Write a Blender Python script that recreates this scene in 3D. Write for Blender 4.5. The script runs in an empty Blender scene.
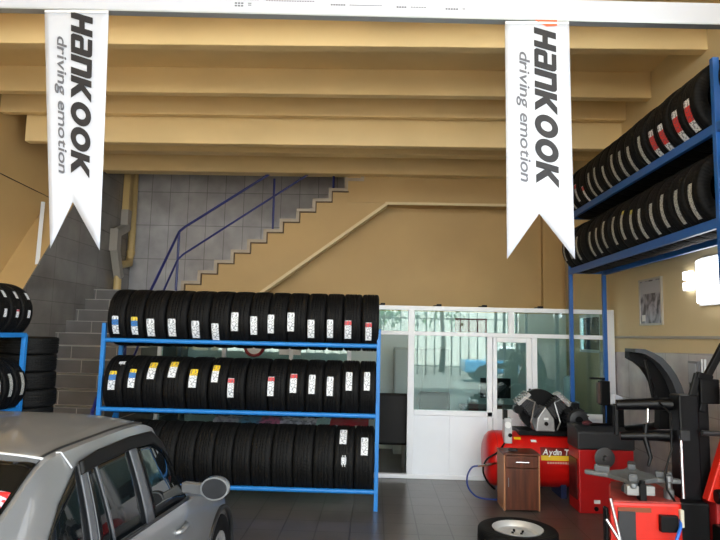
import bpy, math, random
from mathutils import Vector, Matrix, Euler
random.seed(7)
PI = math.pi
SC = bpy.context.scene
COL = SC.collection

# ------------------------------------------------------------------ camera
cam_d = bpy.data.cameras.new('camera'); cam = bpy.data.objects.new('camera', cam_d); COL.objects.link(cam)
cam_d.sensor_width = 36.0; cam_d.lens = 29.5; cam_d.clip_end = 200
CX = Vector((0.99941623, 0.02006226, -0.02765314)); CY = Vector((0.02525807, 0.11113552, 0.99348423)); CZ = Vector((0.02300479, -0.99360274, 0.11056391))
m = Matrix(((CX.x, -CY.x, -CZ.x), (CX.y, -CY.y, -CZ.y), (CX.z, -CY.z, -CZ.z)))
# rows of the fitted rotation: image right, image down, view direction in world axes
R_ = Vector((0.99941623, 0.02525807, 0.02300479)); D_ = Vector((0.02006226, 0.11113552, -0.99360274)); F_ = Vector((-0.02765314, 0.99348423, 0.11056391))
m = Matrix(((R_.x, -D_.x, -F_.x, 0), (R_.y, -D_.y, -F_.y, 0), (R_.z, -D_.z, -F_.z, 1.72), (0, 0, 0, 1)))
cam.matrix_world = m
SC.camera = cam

# ------------------------------------------------------------------ world, sun, exposure
W = bpy.data.worlds.new('sky'); SC.world = W; W.use_nodes = True
bg = W.node_tree.nodes['Background']; bg.inputs[0].default_value = (0.88, 0.95, 1.0, 1); bg.inputs[1].default_value = 3.8
sun_d = bpy.data.lights.new('sun', 'SUN'); sun_d.energy = 15.0; sun_d.angle = 0.02; sun_d.color = (1, 0.97, 0.93)
sun = bpy.data.objects.new('sun', sun_d); COL.objects.link(sun); sun.rotation_euler = (math.radians(-26), 0, math.radians(12))
def portal(name, loc, rot, sx, sy):
    d = bpy.data.lights.new(name, 'AREA'); d.shape = 'RECTANGLE'; d.size = sx; d.size_y = sy; d.cycles.is_portal = True
    o = bpy.data.objects.new(name, d); COL.objects.link(o); o.location = loc; o.rotation_euler = rot
portal('front_opening_light', (-0.8, -3.0, 2.8), (PI/2, 0, 0), 7.7, 5.6)
portal('side_opening_light', (3.0, -0.25, 2.8), (PI/2, 0, PI/2), 5.5, 5.6)
VS = SC.view_settings; VS.view_transform = 'Standard'; VS.look = 'None'; VS.gamma = 1.0; VS.use_curve_mapping = False; VS.exposure = 0.88
SC.display_settings.display_device = 'sRGB'

# ------------------------------------------------------------------ materials
def lin(c):
    return tuple((x/255/12.92 if x/255 <= 0.04045 else ((x/255+0.055)/1.055)**2.4) for x in c)
def mat(name, rgb, rough=0.5, metal=0.0, var=0.0, vscale=4.0, bump=0.0, bscale=60.0, coat=0.0, spec=0.5, emit=None, estr=0.0):
    M = bpy.data.materials.new(name); M.use_nodes = True; nt = M.node_tree; b = nt.nodes['Principled BSDF']
    c = lin(rgb); b.inputs['Base Color'].default_value = (*c, 1); b.inputs['Roughness'].default_value = rough; b.inputs['Metallic'].default_value = metal
    b.inputs['Coat Weight'].default_value = coat; b.inputs['Specular IOR Level'].default_value = spec
    if emit: b.inputs['Emission Color'].default_value = (*lin(emit), 1); b.inputs['Emission Strength'].default_value = estr
    if var or bump:
        tc = nt.nodes.new('ShaderNodeTexCoord')
    if var:
        n = nt.nodes.new('ShaderNodeTexNoise'); n.inputs['Scale'].default_value = vscale; n.inputs['Detail'].default_value = 5
        nt.links.new(tc.outputs['Object'], n.inputs['Vector'])
        r = nt.nodes.new('ShaderNodeValToRGB'); r.color_ramp.elements[0].position = 0.3; r.color_ramp.elements[1].position = 0.7
        r.color_ramp.elements[0].color = (*[x*(1-var) for x in c], 1); r.color_ramp.elements[1].color = (*[min(1, x*(1+var)) for x in c], 1)
        nt.links.new(n.outputs['Fac'], r.inputs['Fac']); nt.links.new(r.outputs['Color'], b.inputs['Base Color'])
    if bump:
        n2 = nt.nodes.new('ShaderNodeTexNoise'); n2.inputs['Scale'].default_value = bscale; n2.inputs['Detail'].default_value = 3
        nt.links.new(tc.outputs['Object'], n2.inputs['Vector'])
        bp = nt.nodes.new('ShaderNodeBump'); bp.inputs['Strength'].default_value = bump; bp.inputs['Distance'].default_value = 0.01
        nt.links.new(n2.outputs['Fac'], bp.inputs['Height']); nt.links.new(bp.outputs['Normal'], b.inputs['Normal'])
    return M
def tiles(name, rgb, grout, axes, w, h, gap=0.02, rough=0.25, var=0.12, offs=(0, 0), brick=0.0, bump=0.3):
    """tile grid on two world axes; w,h tile size in metres"""
    M = bpy.data.materials.new(name); M.use_nodes = True; nt = M.node_tree; b = nt.nodes['Principled BSDF']; b.inputs['Roughness'].default_value = rough
    g = nt.nodes.new('ShaderNodeNewGeometry'); s = nt.nodes.new('ShaderNodeSeparateXYZ'); nt.links.new(g.outputs['Position'], s.inputs[0])
    c = nt.nodes.new('ShaderNodeCombineXYZ')
    for k, ax in enumerate(axes):
        a = nt.nodes.new('ShaderNodeMath'); a.operation = 'ADD'; a.inputs[1].default_value = offs[k]
        nt.links.new(s.outputs['XYZ'.index(ax)], a.inputs[0]); nt.links.new(a.outputs[0], c.inputs[k])
    t = nt.nodes.new('ShaderNodeTexBrick'); t.offset = brick; t.inputs['Scale'].default_value = 1; t.inputs['Brick Width'].default_value = w; t.inputs['Row Height'].default_value = h
    t.inputs['Mortar Size'].default_value = gap*0.5; t.inputs['Mortar Smooth'].default_value = 0.2; t.inputs['Bias'].default_value = 0
    l = lin(rgb); t.inputs['Color1'].default_value = (*[x*(1-var) for x in l], 1); t.inputs['Color2'].default_value = (*[x*(1+var) for x in l], 1); t.inputs['Mortar'].default_value = (*lin(grout), 1)
    nt.links.new(c.outputs[0], t.inputs['Vector'])
    n = nt.nodes.new('ShaderNodeTexNoise'); n.inputs['Scale'].default_value = 3; n.inputs['Detail'].default_value = 6; nt.links.new(g.outputs['Position'], n.inputs['Vector'])
    mr = nt.nodes.new('ShaderNodeMapRange'); mr.inputs[1].default_value = 0.3; mr.inputs[2].default_value = 0.7; mr.inputs[3].default_value = 0.8; mr.inputs[4].default_value = 1.15
    nt.links.new(n.outputs['Fac'], mr.inputs[0])
    mx = nt.nodes.new('ShaderNodeMix'); mx.data_type = 'RGBA'; mx.blend_type = 'MULTIPLY'; mx.inputs[0].default_value = 1
    nt.links.new(t.outputs['Color'], mx.inputs[6]); nt.links.new(mr.outputs[0], mx.inputs[7]); nt.links.new(mx.outputs[2], b.inputs['Base Color'])
    bp = nt.nodes.new('ShaderNodeBump'); bp.inputs['Strength'].default_value = bump; bp.inputs['Distance'].default_value = 0.004; bp.invert = True
    nt.links.new(t.outputs['Fac'], bp.inputs['Height']); nt.links.new(bp.outputs['Normal'], b.inputs['Normal'])
    return M
def glass_mat(name, tint, ior=1.5, base=0.06, rough=0.0):
    M = bpy.data.materials.new(name); M.use_nodes = True; nt = M.node_tree
    for n in list(nt.nodes):
        if n.type != 'OUTPUT_MATERIAL': nt.nodes.remove(n)
    out = [n for n in nt.nodes][0]
    tr = nt.nodes.new('ShaderNodeBsdfTransparent'); tr.inputs[0].default_value = (*tint, 1)
    gl = nt.nodes.new('ShaderNodeBsdfGlossy'); gl.inputs['Roughness'].default_value = rough; gl.inputs[0].default_value = (0.9, 1.0, 1.0, 1)
    fr = nt.nodes.new('ShaderNodeFresnel'); fr.inputs[0].default_value = ior
    ad = nt.nodes.new('ShaderNodeMath'); ad.operation = 'ADD'; ad.inputs[1].default_value = base; ad.use_clamp = True; nt.links.new(fr.outputs[0], ad.inputs[0])
    mx = nt.nodes.new('ShaderNodeMixShader'); nt.links.new(ad.outputs[0], mx.inputs[0]); nt.links.new(tr.outputs[0], mx.inputs[1]); nt.links.new(gl.outputs[0], mx.inputs[2])
    nt.links.new(mx.outputs[0], out.inputs[0]); return M

OCHRE = mat('ochre_paint', (226, 198, 144), 0.55, var=0.05, vscale=1.5, bump=0.06, bscale=90)
OCHRE_W = mat('ochre_wall_paint', (190, 158, 106), 0.6, var=0.06, vscale=1.2, bump=0.06, bscale=90)
CREAM = mat('cream_wall_paint', (220, 200, 156), 0.55, var=0.05, vscale=1.2, bump=0.05, bscale=90)
FLOOR = tiles('floor_tiles', (84, 79, 77), (50, 46, 45), 'XY', 0.30, 0.30, 0.012, 0.28, 0.06, (0.188, 0.0))
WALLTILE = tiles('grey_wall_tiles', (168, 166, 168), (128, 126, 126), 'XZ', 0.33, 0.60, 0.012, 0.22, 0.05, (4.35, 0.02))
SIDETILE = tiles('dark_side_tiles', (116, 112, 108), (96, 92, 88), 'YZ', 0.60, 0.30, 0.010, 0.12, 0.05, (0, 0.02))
STEPTILE = tiles('step_tiles', (94, 91, 90), (158, 152, 146), 'XZ', 0.60, 0.167, 0.010, 0.25, 0.06, (0.1, 0.0), brick=0.45, bump=0.15)
DADO = tiles('dado_tiles', (186, 178, 178), (160, 152, 152), 'YZ', 0.45, 0.55, 0.010, 0.18, 0.05, (0.1, 0.03))
NOSE = mat('pale_nosing', (140, 136, 132), 0.4)
NOSING = mat('step_nosing', (172, 158, 140), 0.45, var=0.1, vscale=9)
STEPOCHRE = mat('painted_step', (205, 172, 120), 0.6, var=0.08, vscale=6)
STEPEDGE = mat('step_edge_brown', (92, 72, 48), 0.6)
CONCRETE = mat('asphalt', (128, 124, 118), 0.85, var=0.08, vscale=0.8, bump=0.1)
WHITEFRAME = mat('white_aluminium', (240, 244, 250), 0.35)
WHITEPANEL = mat('white_panel', (238, 243, 250), 0.4, var=0.02, vscale=3)
GLASS = glass_mat('teal_glass', (0.70, 0.82, 0.82), 1.5, 0.025)
BLUE = mat('rack_blue', (30, 120, 196), 0.4, var=0.05, vscale=10)
BLUE_D = mat('rack_deep_blue', (24, 90, 166), 0.4, var=0.05, vscale=10)
NAVY = mat('handrail_navy', (34, 42, 112), 0.35)
STEEL = mat('steel', (190, 190, 190), 0.3, 1.0)
CHROME = mat('chrome', (220, 220, 222), 0.12, 1.0)
ALU = mat('cast_aluminium', (165, 165, 165), 0.45, 0.6, var=0.12, vscale=20)
DGREY = mat('dark_grey_plastic', (40, 41, 44), 0.5, var=0.08, vscale=12)
BLACK = mat('black_plastic', (8, 8, 9), 0.45, spec=0.2)
BLACKM = mat('black_metal', (7, 7, 10), 0.36, spec=0.22)
RED = mat('red_enamel', (205, 22, 18), 0.32, var=0.06, vscale=5)
DRED = mat('deep_red_enamel', (176, 18, 20), 0.34, var=0.08, vscale=5)
ORED = mat('orange_red_enamel', (206, 34, 16), 0.34, var=0.08, vscale=6)
BANNER = mat('banner_white', (186, 191, 202), 0.5)
INK = mat('ink_dark', (14, 14, 22), 0.6)
INKG = mat('ink_grey', (92, 94, 102), 0.6)
INKO = mat('ink_orange', (236, 84, 34), 0.6)
WHITE = mat('white_plastic', (232, 234, 236), 0.4)
YELLOW = mat('yellow_sticker', (236, 196, 24), 0.5)
CREAMPIPE = mat('cream_pipe', (196, 168, 112), 0.45)
GREYDUCT = mat('grey_duct', (148, 142, 134), 0.5)
CARPAINT = mat('silver_car_paint', (128, 130, 132), 0.30, 0.55, coat=0.6)
CARGLASS = mat('tinted_car_glass', (9, 12, 14), 0.03, spec=0.5)
REARGLASS = mat('dark_rear_glass', (7, 8, 9), 0.05, spec=0.18)
CARTRIM = mat('car_black_trim', (30, 31, 33), 0.35)
CARGREY = mat('car_grey_pillar', (66, 68, 72), 0.35)
CARSEAM = mat('car_light_seam', (205, 208, 212), 0.3, 0.3)

def rubber_mat(name, rgb, var=0.1):
    M = mat(name, rgb, 0.66, var=var, vscale=6, spec=0.2); nt = M.node_tree; b = nt.nodes['Principled BSDF']
    tc = nt.nodes.new('ShaderNodeTexCoord'); s = nt.nodes.new('ShaderNodeSeparateXYZ'); nt.links.new(tc.outputs['Object'], s.inputs[0])
    a = nt.nodes.new('ShaderNodeMath'); a.operation = 'ARCTAN2'; nt.links.new(s.outputs[1], a.inputs[0]); nt.links.new(s.outputs[2], a.inputs[1])
    k = nt.nodes.new('ShaderNodeMath'); k.operation = 'MULTIPLY'; k.inputs[1].default_value = 64; nt.links.new(a.outputs[0], k.inputs[0])
    ab = nt.nodes.new('ShaderNodeMath'); ab.operation = 'ABSOLUTE'; nt.links.new(s.outputs[0], ab.inputs[0])
    sl = nt.nodes.new('ShaderNodeMath'); sl.operation = 'MULTIPLY_ADD'; sl.inputs[1].default_value = 60; nt.links.new(ab.outputs[0], sl.inputs[0]); nt.links.new(k.outputs[0], sl.inputs[2])
    sn = nt.nodes.new('ShaderNodeMath'); sn.operation = 'SINE'; nt.links.new(sl.outputs[0], sn.inputs[0])
    bp = nt.nodes.new('ShaderNodeBump'); bp.inputs['Strength'].default_value = 0.18; bp.inputs['Distance'].default_value = 0.004
    nt.links.new(sn.outputs[0], bp.inputs['Height']); nt.links.new(bp.outputs['Normal'], b.inputs['Normal'])
    return M
RUBBER = rubber_mat('tyre_rubber', (7, 7, 8))
OLDRUBBER = rubber_mat('worn_tyre_rubber', (14, 14, 14), 0.2)

def sticker_mat(name, bands, ink=(70, 80, 100)):
    """printed paper label: UV v 0..1 bottom to top; bands = [(v_from, rgb)]; small dark print lines over the white part"""
    M = bpy.data.materials.new(name); M.use_nodes = True; nt = M.node_tree; b = nt.nodes['Principled BSDF']; b.inputs['Roughness'].default_value = 0.5
    uv = nt.nodes.new('ShaderNodeTexCoord'); s = nt.nodes.new('ShaderNodeSeparateXYZ'); nt.links.new(uv.outputs['UV'], s.inputs[0])
    r = nt.nodes.new('ShaderNodeValToRGB'); r.color_ramp.interpolation = 'CONSTANT'
    for i, (p, c) in enumerate(bands):
        e = r.color_ramp.elements[i] if i < 2 else r.color_ramp.elements.new(p)
        e.position = p; e.color = (*lin(c), 1)
    if len(bands) == 1: r.color_ramp.elements[1].position = 1.0; r.color_ramp.elements[1].color = (*lin(bands[0][1]), 1)
    nt.links.new(s.outputs[1], r.inputs['Fac'])
    mp = nt.nodes.new('ShaderNodeMapping'); mp.inputs['Scale'].default_value = (2.2, 11, 1); nt.links.new(uv.outputs['UV'], mp.inputs['Vector'])
    n = nt.nodes.new('ShaderNodeTexNoise'); n.inputs['Scale'].default_value = 1.6; n.inputs['Detail'].default_value = 2; nt.links.new(mp.outputs[0], n.inputs['Vector'])
    g = nt.nodes.new('ShaderNodeMath'); g.operation = 'GREATER_THAN'; g.inputs[1].default_value = 0.53; nt.links.new(n.outputs['Fac'], g.inputs[0])
    h = nt.nodes.new('ShaderNodeMath'); h.operation = 'MULTIPLY'; h.inputs[1].default_value = 0.75; nt.links.new(g.outputs[0], h.inputs[0])
    mx = nt.nodes.new('ShaderNodeMix'); mx.data_type = 'RGBA'; nt.links.new(h.outputs[0], mx.inputs[0]); nt.links.new(r.outputs['Color'], mx.inputs[6]); mx.inputs[7].default_value = (*lin(ink), 1)
    nt.links.new(mx.outputs[2], b.inputs['Base Color']); return M
WP = (228, 232, 236)
ST = {
    'blue': sticker_mat('label_blue_band', [(0, WP), (0.52, (44, 120, 196)), (0.82, WP)]),
    'ybk': sticker_mat('label_yellow_blue', [(0, WP), (0.5, (44, 120, 196)), (0.80, (238, 208, 30))]),
    'plain': sticker_mat('label_plain', [(0, WP)]),
    'yellow': sticker_mat('label_yellow_top', [(0, WP), (0.62, (240, 204, 20))]),
    'red': sticker_mat('label_red_top', [(0, WP), (0.76, (214, 60, 60)), (0.97, WP)]),
    'redbig': sticker_mat('label_red_field', [(0, WP), (0.34, (216, 44, 36)), (0.80, WP)]),
    'strip': sticker_mat('label_strip', [(0, (182, 184, 180))], (84, 86, 86)),
    'ystrip': sticker_mat('label_strip_yellow', [(0, (182, 184, 180)), (0.85, (190, 176, 66))], (84, 86, 86)),
}

# ------------------------------------------------------------------ mesh helpers
def smooth_path(P, n=6):
    P = [Vector(p) for p in P]; out = []
    for i in range(len(P)-1):
        a = P[max(0, i-1)]; b = P[i]; c = P[i+1]; d = P[min(len(P)-1, i+2)]
        for k in range(n):
            t = k/n; out.append(0.5*((2*b)+(c-a)*t+(2*a-5*b+4*c-d)*t*t+(3*b-a-3*c+d)*t**3))
    return out+[P[-1]]
class MB:
    def __init__(s): s.v = []; s.f = []; s.mi = []; s.uv = {}; s.cur = 0
    def add(s, vs, fs):
        o = len(s.v); s.v += [Vector(p) for p in vs]
        for f in fs: s.f.append([i+o for i in f]); s.mi.append(s.cur)
        return o
    def box(s, c, d, rot=None):
        x, y, z = d[0]/2, d[1]/2, d[2]/2
        P = [Vector(p) for p in ((-x,-y,-z),(x,-y,-z),(x,y,-z),(-x,y,-z),(-x,-y,z),(x,-y,z),(x,y,z),(-x,y,z))]
        if rot is not None:
            R = rot if isinstance(rot, Matrix) else Euler(rot).to_matrix()
            P = [R @ p for p in P]
        s.add([p+Vector(c) for p in P], [(0,3,2,1),(4,5,6,7),(0,1,5,4),(1,2,6,5),(2,3,7,6),(3,0,4,7)]); return s
    def bx(s, x0, x1, y0, y1, z0, z1):
        return s.box(((x0+x1)/2, (y0+y1)/2, (z0+z1)/2), (abs(x1-x0), abs(y1-y0), abs(z1-z0)))
    def bar(s, p0, p1, w, h, up=(0,0,1)):
        p0 = Vector(p0); p1 = Vector(p1); d = (p1-p0); L = d.length; d.normalize()
        u = Vector(up); a = d.cross(u)
        if a.length < 1e-4: a = d.cross(Vector((0,1,0)))
        a.normalize(); b = a.cross(d)
        R = Matrix((a, d, b)).transposed(); return s.box((p0+p1)/2, (w, L, h), R)
    def tube(s, path, r, n=10, caps=True, closed=False):
        path = [Vector(p) for p in path]; rs = r if isinstance(r, (list, tuple)) else [r]*len(path)
        N = len(path); vs = []; prev = None
        for i, p in enumerate(path):
            if closed: t = path[(i+1) % N]-path[i-1]
            else: t = path[min(i+1, N-1)]-path[max(i-1, 0)]
            t.normalize()
            if prev is None:
                a = t.cross(Vector((0,0,1)));
                if a.length < 1e-3: a = t.cross(Vector((0,1,0)))
            else:
                a = prev-t*prev.dot(t)
            a.normalize(); prev = a; b = t.cross(a)
            for k in range(n):
                th = 2*PI*k/n; vs.append(p+(a*math.cos(th)+b*math.sin(th))*rs[i])
        fs = []
        for i in range(N if closed else N-1):
            j = (i+1) % N
            for k in range(n):
                l = (k+1) % n; fs.append((i*n+k, i*n+l, j*n+l, j*n+k))
        if caps and not closed: fs.append(tuple(range(n))[::-1]); fs.append(tuple((N-1)*n+k for k in range(n)))
        s.add(vs, fs); return s
    def lathe(s, prof, c, axis='Z', n=32, closed=False, a0=0, a1=2*PI):
        """prof: [(h, r)] along the axis"""
        full = abs(a1-a0-2*PI) < 1e-6; m_ = n if full else n+1; vs = []
        for (h, r) in prof:
            for k in range(m_):
                th = a0+(a1-a0)*k/n; q, w = r*math.cos(th), r*math.sin(th)
                vs.append(Vector((h, q, w) if axis == 'X' else (w, h, q) if axis == 'Y' else (q, w, h))+Vector(c))
        fs = []; P = len(prof)
        for i in range(P if closed else P-1):
            j = (i+1) % P
            for k in range(n):
                l = (k+1) % m_; fs.append((i*m_+k, i*m_+l, j*m_+l, j*m_+k))
        if not closed and full:
            if prof[0][1] > 1e-5: fs.append(tuple(range(m_))[::-1])
            if prof[-1][1] > 1e-5: fs.append(tuple((P-1)*m_+k for k in range(m_)))
        s.add(vs, fs); return s
    def cyl(s, p0, p1, r0, r1=None, n=20): return s.tube([p0, p1], [r0, r0 if r1 is None else r1], n)
    def prism(s, poly, axis, t0, t1):
        """poly in the two other axes (order X,Y,Z without axis)"""
        def pt(a, b, t): return (t, a, b) if axis == 'X' else (a, t, b) if axis == 'Y' else (a, b, t)
        n = len(poly); vs = [pt(a, b, t0) for a, b in poly]+[pt(a, b, t1) for a, b in poly]
        s.add(vs, [tuple(range(n))[::-1], tuple(range(n, 2*n))]+[(i, (i+1) % n, n+(i+1) % n, n+i) for i in range(n)]); return s
    def grid(s, rows):
        n = len(rows[0]); vs = [p for r in rows for p in r]
        s.add(vs, [(i*n+j, i*n+j+1, (i+1)*n+j+1, (i+1)*n+j) for i in range(len(rows)-1) for j in range(n-1)]); return s
    def mesh(s, name, mats, off=Vector((0,0,0)), smooth=None):
        me = bpy.data.meshes.new(name); me.from_pydata([tuple(p-off) for p in s.v], [], s.f)
        for M in (mats if isinstance(mats, (list, tuple)) else [mats]): me.materials.append(M)
        me.polygons.foreach_set('material_index', s.mi)
        import bmesh
        bm = bmesh.new(); bm.from_mesh(me); bmesh.ops.recalc_face_normals(bm, faces=bm.faces); bm.to_mesh(me); bm.free()
        if smooth:
            me.polygons.foreach_set('use_smooth', [True]*len(me.polygons))
            if smooth is not True: me.set_sharp_from_angle(angle=math.radians(smooth))
        me.update(); return me
    def build(s, name, mats, parent=None, smooth=None, bevel=0.0, loc=None):
        off = Vector(loc) if loc is not None else Vector((0,0,0))
        if parent is not None: base = Vector(ROOT[parent.name]) if parent.name in ROOT else Vector((0,0,0))
        else: base = Vector((0,0,0))
        me = s.mesh(name, mats, off if parent is None else (off if loc is not None else base), smooth)
        o = bpy.data.objects.new(name, me); COL.objects.link(o)
        if parent is not None:
            o.parent = parent; o.location = (off-base) if loc is not None else (0,0,0)
            ROOT[o.name] = off if loc is not None else base
        else: o.location = off; ROOT[o.name] = off
        if bevel:
            b = o.modifiers.new('bevel', 'BEVEL'); b.width = bevel; b.segments = 2; b.limit_method = 'ANGLE'; b.angle_limit = math.radians(40)
        return o
ROOT = {}
def thing(name, label, cat, loc=(0,0,0), group=None):
    o = bpy.data.objects.new(name, None); COL.objects.link(o); o.location = loc; o.empty_display_size = 0.1
    ROOT[o.name] = Vector(loc); return tag(o, label, cat, group)
def tag(o, label, cat, group=None, kind=None):
    o['label'] = label; o['category'] = cat
    if group: o['group'] = group
    if kind: o['kind'] = kind
    return o
def struct(o): o['kind'] = 'structure'; return o
def dup(root):
    r = root.copy(); COL.objects.link(r)
    for ch in list(root.children):
        c = ch.copy(); COL.objects.link(c); c.parent = r
        for g in ch.children:
            d = g.copy(); COL.objects.link(d); d.parent = c
    return r
ORD = 'first second third fourth fifth sixth seventh eighth ninth tenth eleventh twelfth thirteenth fourteenth fifteenth sixteenth seventeenth eighteenth'.split()

_glyph_cache = {}
def glyph(ch, bold=0.0, shear=0.0, ext=0.0):
    key = (ch, bold, shear, ext)
    if key in _glyph_cache: return _glyph_cache[key]
    cu = bpy.data.curves.new('lettering', 'FONT'); cu.body = ch; cu.offset = bold; cu.shear = shear; cu.extrude = ext; cu.resolution_u = 4
    o = bpy.data.objects.new('lettering', cu); COL.objects.link(o); bpy.context.view_layer.update()
    me = bpy.data.meshes.new_from_object(o.evaluated_get(bpy.context.evaluated_depsgraph_get()))
    V = [v.co.copy() for v in me.vertices]; Fs = [tuple(p.vertices) for p in me.polygons]
    bpy.data.objects.remove(o); bpy.data.curves.remove(cu); bpy.data.meshes.remove(me)
    _glyph_cache[key] = (V, Fs); return V, Fs
def word(mb, text, origin, ax, ay, length, height, bold=0.0, shear=0.0, caps=False, thick=0.002, gap=0.05):
    """write text from origin along ax (total length), letters rising along ay; caps stretches every letter to full height"""
    ax = Vector(ax).normalized(); ay = Vector(ay).normalized(); nz = ax.cross(ay)
    X = 0; parts = []; H = max(v.y for v in glyph('H', bold, 0)[0])
    for ch in text:
        if ch == ' ': X += 0.3; continue
        V, Fs = glyph(ch, bold, 0.0, 0.02) if ch != 'ı' else ([Vector(p) for p in ((0,0,-.02),(.14,0,-.02),(.14,.53,-.02),(0,.53,-.02),(0,0,.02),(.14,0,.02),(.14,.53,.02),(0,.53,.02))], [(0,3,2,1),(4,5,6,7),(0,1,5,4),(1,2,6,5),(2,3,7,6),(3,0,4,7)])
        x0 = min(v.x for v in V); x1 = max(v.x for v in V); y0 = min(v.y for v in V); y1 = max(v.y for v in V)
        sh = shear*0 ; parts.append((V, Fs, X-x0, y0, y1)); X += (x1-x0)*({'a': 1.12, 'n': 1.12}.get(ch, 1.0) if caps else 1.0)+gap
    sc = length/X
    if caps: ks = {'a': 1.12, 'n': 1.12}
    for (V, Fs, dx, y0, y1), ch in zip(parts, text.replace(' ', '')):
        pts = []; x0 = min(v.x for v in V); kx = ({'a': 1.12, 'n': 1.12}.get(ch, 1.0) if caps else 1.0)
        for v in V:
            y = ((v.y-y0)/(y1-y0)*height) if caps else v.y/H*height
            pts.append(Vector(origin)+ax*(((v.x-x0)*kx+x0+dx)*sc+shear*y*(length/max(1e-6, height)*0.15 if caps else 1.0))+ay*y+nz*(v.z/0.02*thick))
        mb.add(pts, Fs)
    return mb

BLOCK = {  # heavy block letters in a unit cell: list of polygons
 'H': [[(0,0),(.30,0),(.30,1),(0,1)], [(.62,0),(.92,0),(.92,1),(.62,1)], [(.28,.38),(.64,.38),(.64,.63),(.28,.63)]],
 'a': [[(.06,.79),(.72,.79),(.72,1),(.06,1)], [(.60,0),(.90,0),(.90,.82),(.86,.93),(.76,1),(.60,1)], [(.10,0),(.62,0),(.62,.19),(.28,.19),(.28,.42),(.62,.42),(.62,.60),(.10,.60),(0,.50),(0,.10)]],
 'n': [[(0,0),(.30,0),(.30,1),(0,1)], [(.28,.77),(.62,.77),(.62,1),(.28,1)], [(.60,0),(.90,0),(.90,.80),(.86,.93),(.76,1),(.60,1)]],
 'K': [[(0,0),(.30,0),(.30,1),(0,1)], [(.28,.40),(.46,.40),(.98,1),(.62,1),(.28,.62)], [(.30,.60),(.28,.40),(.66,0),(1.04,0),(.50,.58)]],
 'O': None}
def block_word(text, length, height, shear):
    mb = MB(); X = 0.0; W = {'H': .92, 'a': .90, 'n': .90, 'K': 1.04, 'O': 1.06}; tot = sum(W[c]+0.07 for c in text); sc = length/tot
    def put(poly):
        n = len(poly); P = [Vector(((p[0]+X+shear*p[1])*sc, p[1]*height, q)) for q in (-0.001, 0.001) for p in poly]
        mb.add(P, [tuple(range(n))[::-1], tuple(range(n, 2*n))]+[(i, (i+1) % n, n+(i+1) % n, n+i) for i in range(n)])
    for c in text:
        if c == 'O':
            N = 28; ring = []
            for k in range(N):
                a0 = 2*PI*k/N; a1 = 2*PI*(k+1)/N
                f = lambda a, rx, ry: (.53+rx*math.cos(a), .5+ry*math.sin(a))
                put([f(a0, .53, .52), f(a1, .53, .52), f(a1, .23, .25), f(a0, .23, .25)])
        else:
            for poly in BLOCK[c]: put(poly)
        X += W[c]+0.07
    return mb

# ------------------------------------------------------------------ setting
XL, XR, YB, ZC = -4.35, 3.0, 10.2, 4.7
struct(MB().bx(XL-0.6, XR+0.2, -3.0, YB+0.2, -0.2, 0).build('floor', FLOOR))
struct(MB().bx(-40, 40, -40, -3.0, -0.25, -0.02).build('ground', CONCRETE))
struct(MB().bx(XR+0.2, 40, -3.0, 12, -0.25, -0.02).build('ground', mat('pale_bounce_yard', (206, 200, 190), 0.85, var=0.06, vscale=0.8)))  # unseen yard, kept pale to bounce daylight into the shop
struct(MB().bx(XL-0.6, XR+0.2, 4.75, YB+0.2, ZC, ZC+0.25).build('ceiling', OCHRE))
w = MB()
w.bx(XL-0.6, XL-0.4, -3.0, YB+0.2, 0, ZC); w.bx(XL-0.6, XL-0.4, -3.0, 4.75, ZC, 5.6)
struct(w.build('wall_left', OCHRE_W))
struct(MB().bx(XR, XR+0.2, 2.5, 8.0, 0, ZC).bx(XR, XR+0.2, 2.5, 4.75, ZC, 5.6).bx(XR, XR+0.05, 8.8, YB+0.2, 0, ZC).bx(XR, XR+0.05, 8.0, 8.8, 0, 1.56).bx(XR, XR+0.05, 8.0, 8.8, 2.09, ZC).build('wall_right', CREAM))
wf = MB()
for a in ((8.0, 8.8, 1.56, 1.60), (8.0, 8.8, 2.05, 2.09), (8.0, 8.04, 1.6, 2.05), (8.76, 8.8, 1.6, 2.05)): wf.bx(XR+0.005, XR+0.045, *a)
wfo = struct(wf.build('window_1', WHITEFRAME)); MB().bx(XR+0.02, XR+0.026, 8.04, 8.76, 1.6, 2.05).build('glass_pane', glass_mat('clear_glass', (0.9, 0.95, 0.95), 1.45, 0.0), wfo)
struct(MB().bx(XL-0.6, XR+0.2, -3.0, 4.6, 5.6, 5.8).build('ceiling', CREAM))
struct(MB().bx(XL-0.6, XR+0.2, 4.6, 4.75, 4.53, 5.8).build('shading_header', OCHRE))  # unseen header, hung low to shade the first beam from the front light
struct(MB().bx(XL-0.4, XR, YB, YB+0.2, 0, ZC).build('wall_back', WALLTILE))
# tiled dado of the left wall following the stair slope
DPOLY = [(5.4, 0), (YB, 0), (YB, ZC), (9.05, ZC), (8.69, 4.12), (7.81, 3.03), (7.13, 2.18), (5.4, 0.05)]
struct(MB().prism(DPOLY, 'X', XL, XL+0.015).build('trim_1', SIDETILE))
struct(MB().prism(DPOLY, 'X', XL-0.4, XL).build('wall_left_plinth', OCHRE_W))
# tiled dado and rail of the right wall
struct(MB().prism([(2.5, 0), (8.0, 0), (8.0, 1.582), (2.5, 1.688)], 'X', XR-0.012, XR).build('trim_2', DADO))
struct(MB().bx(XR-0.02, XR, 2.5, 7.9, 1.762, 1.788).build('trim_3', mat('grey_rail', (170, 165, 155), 0.5)))
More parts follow.
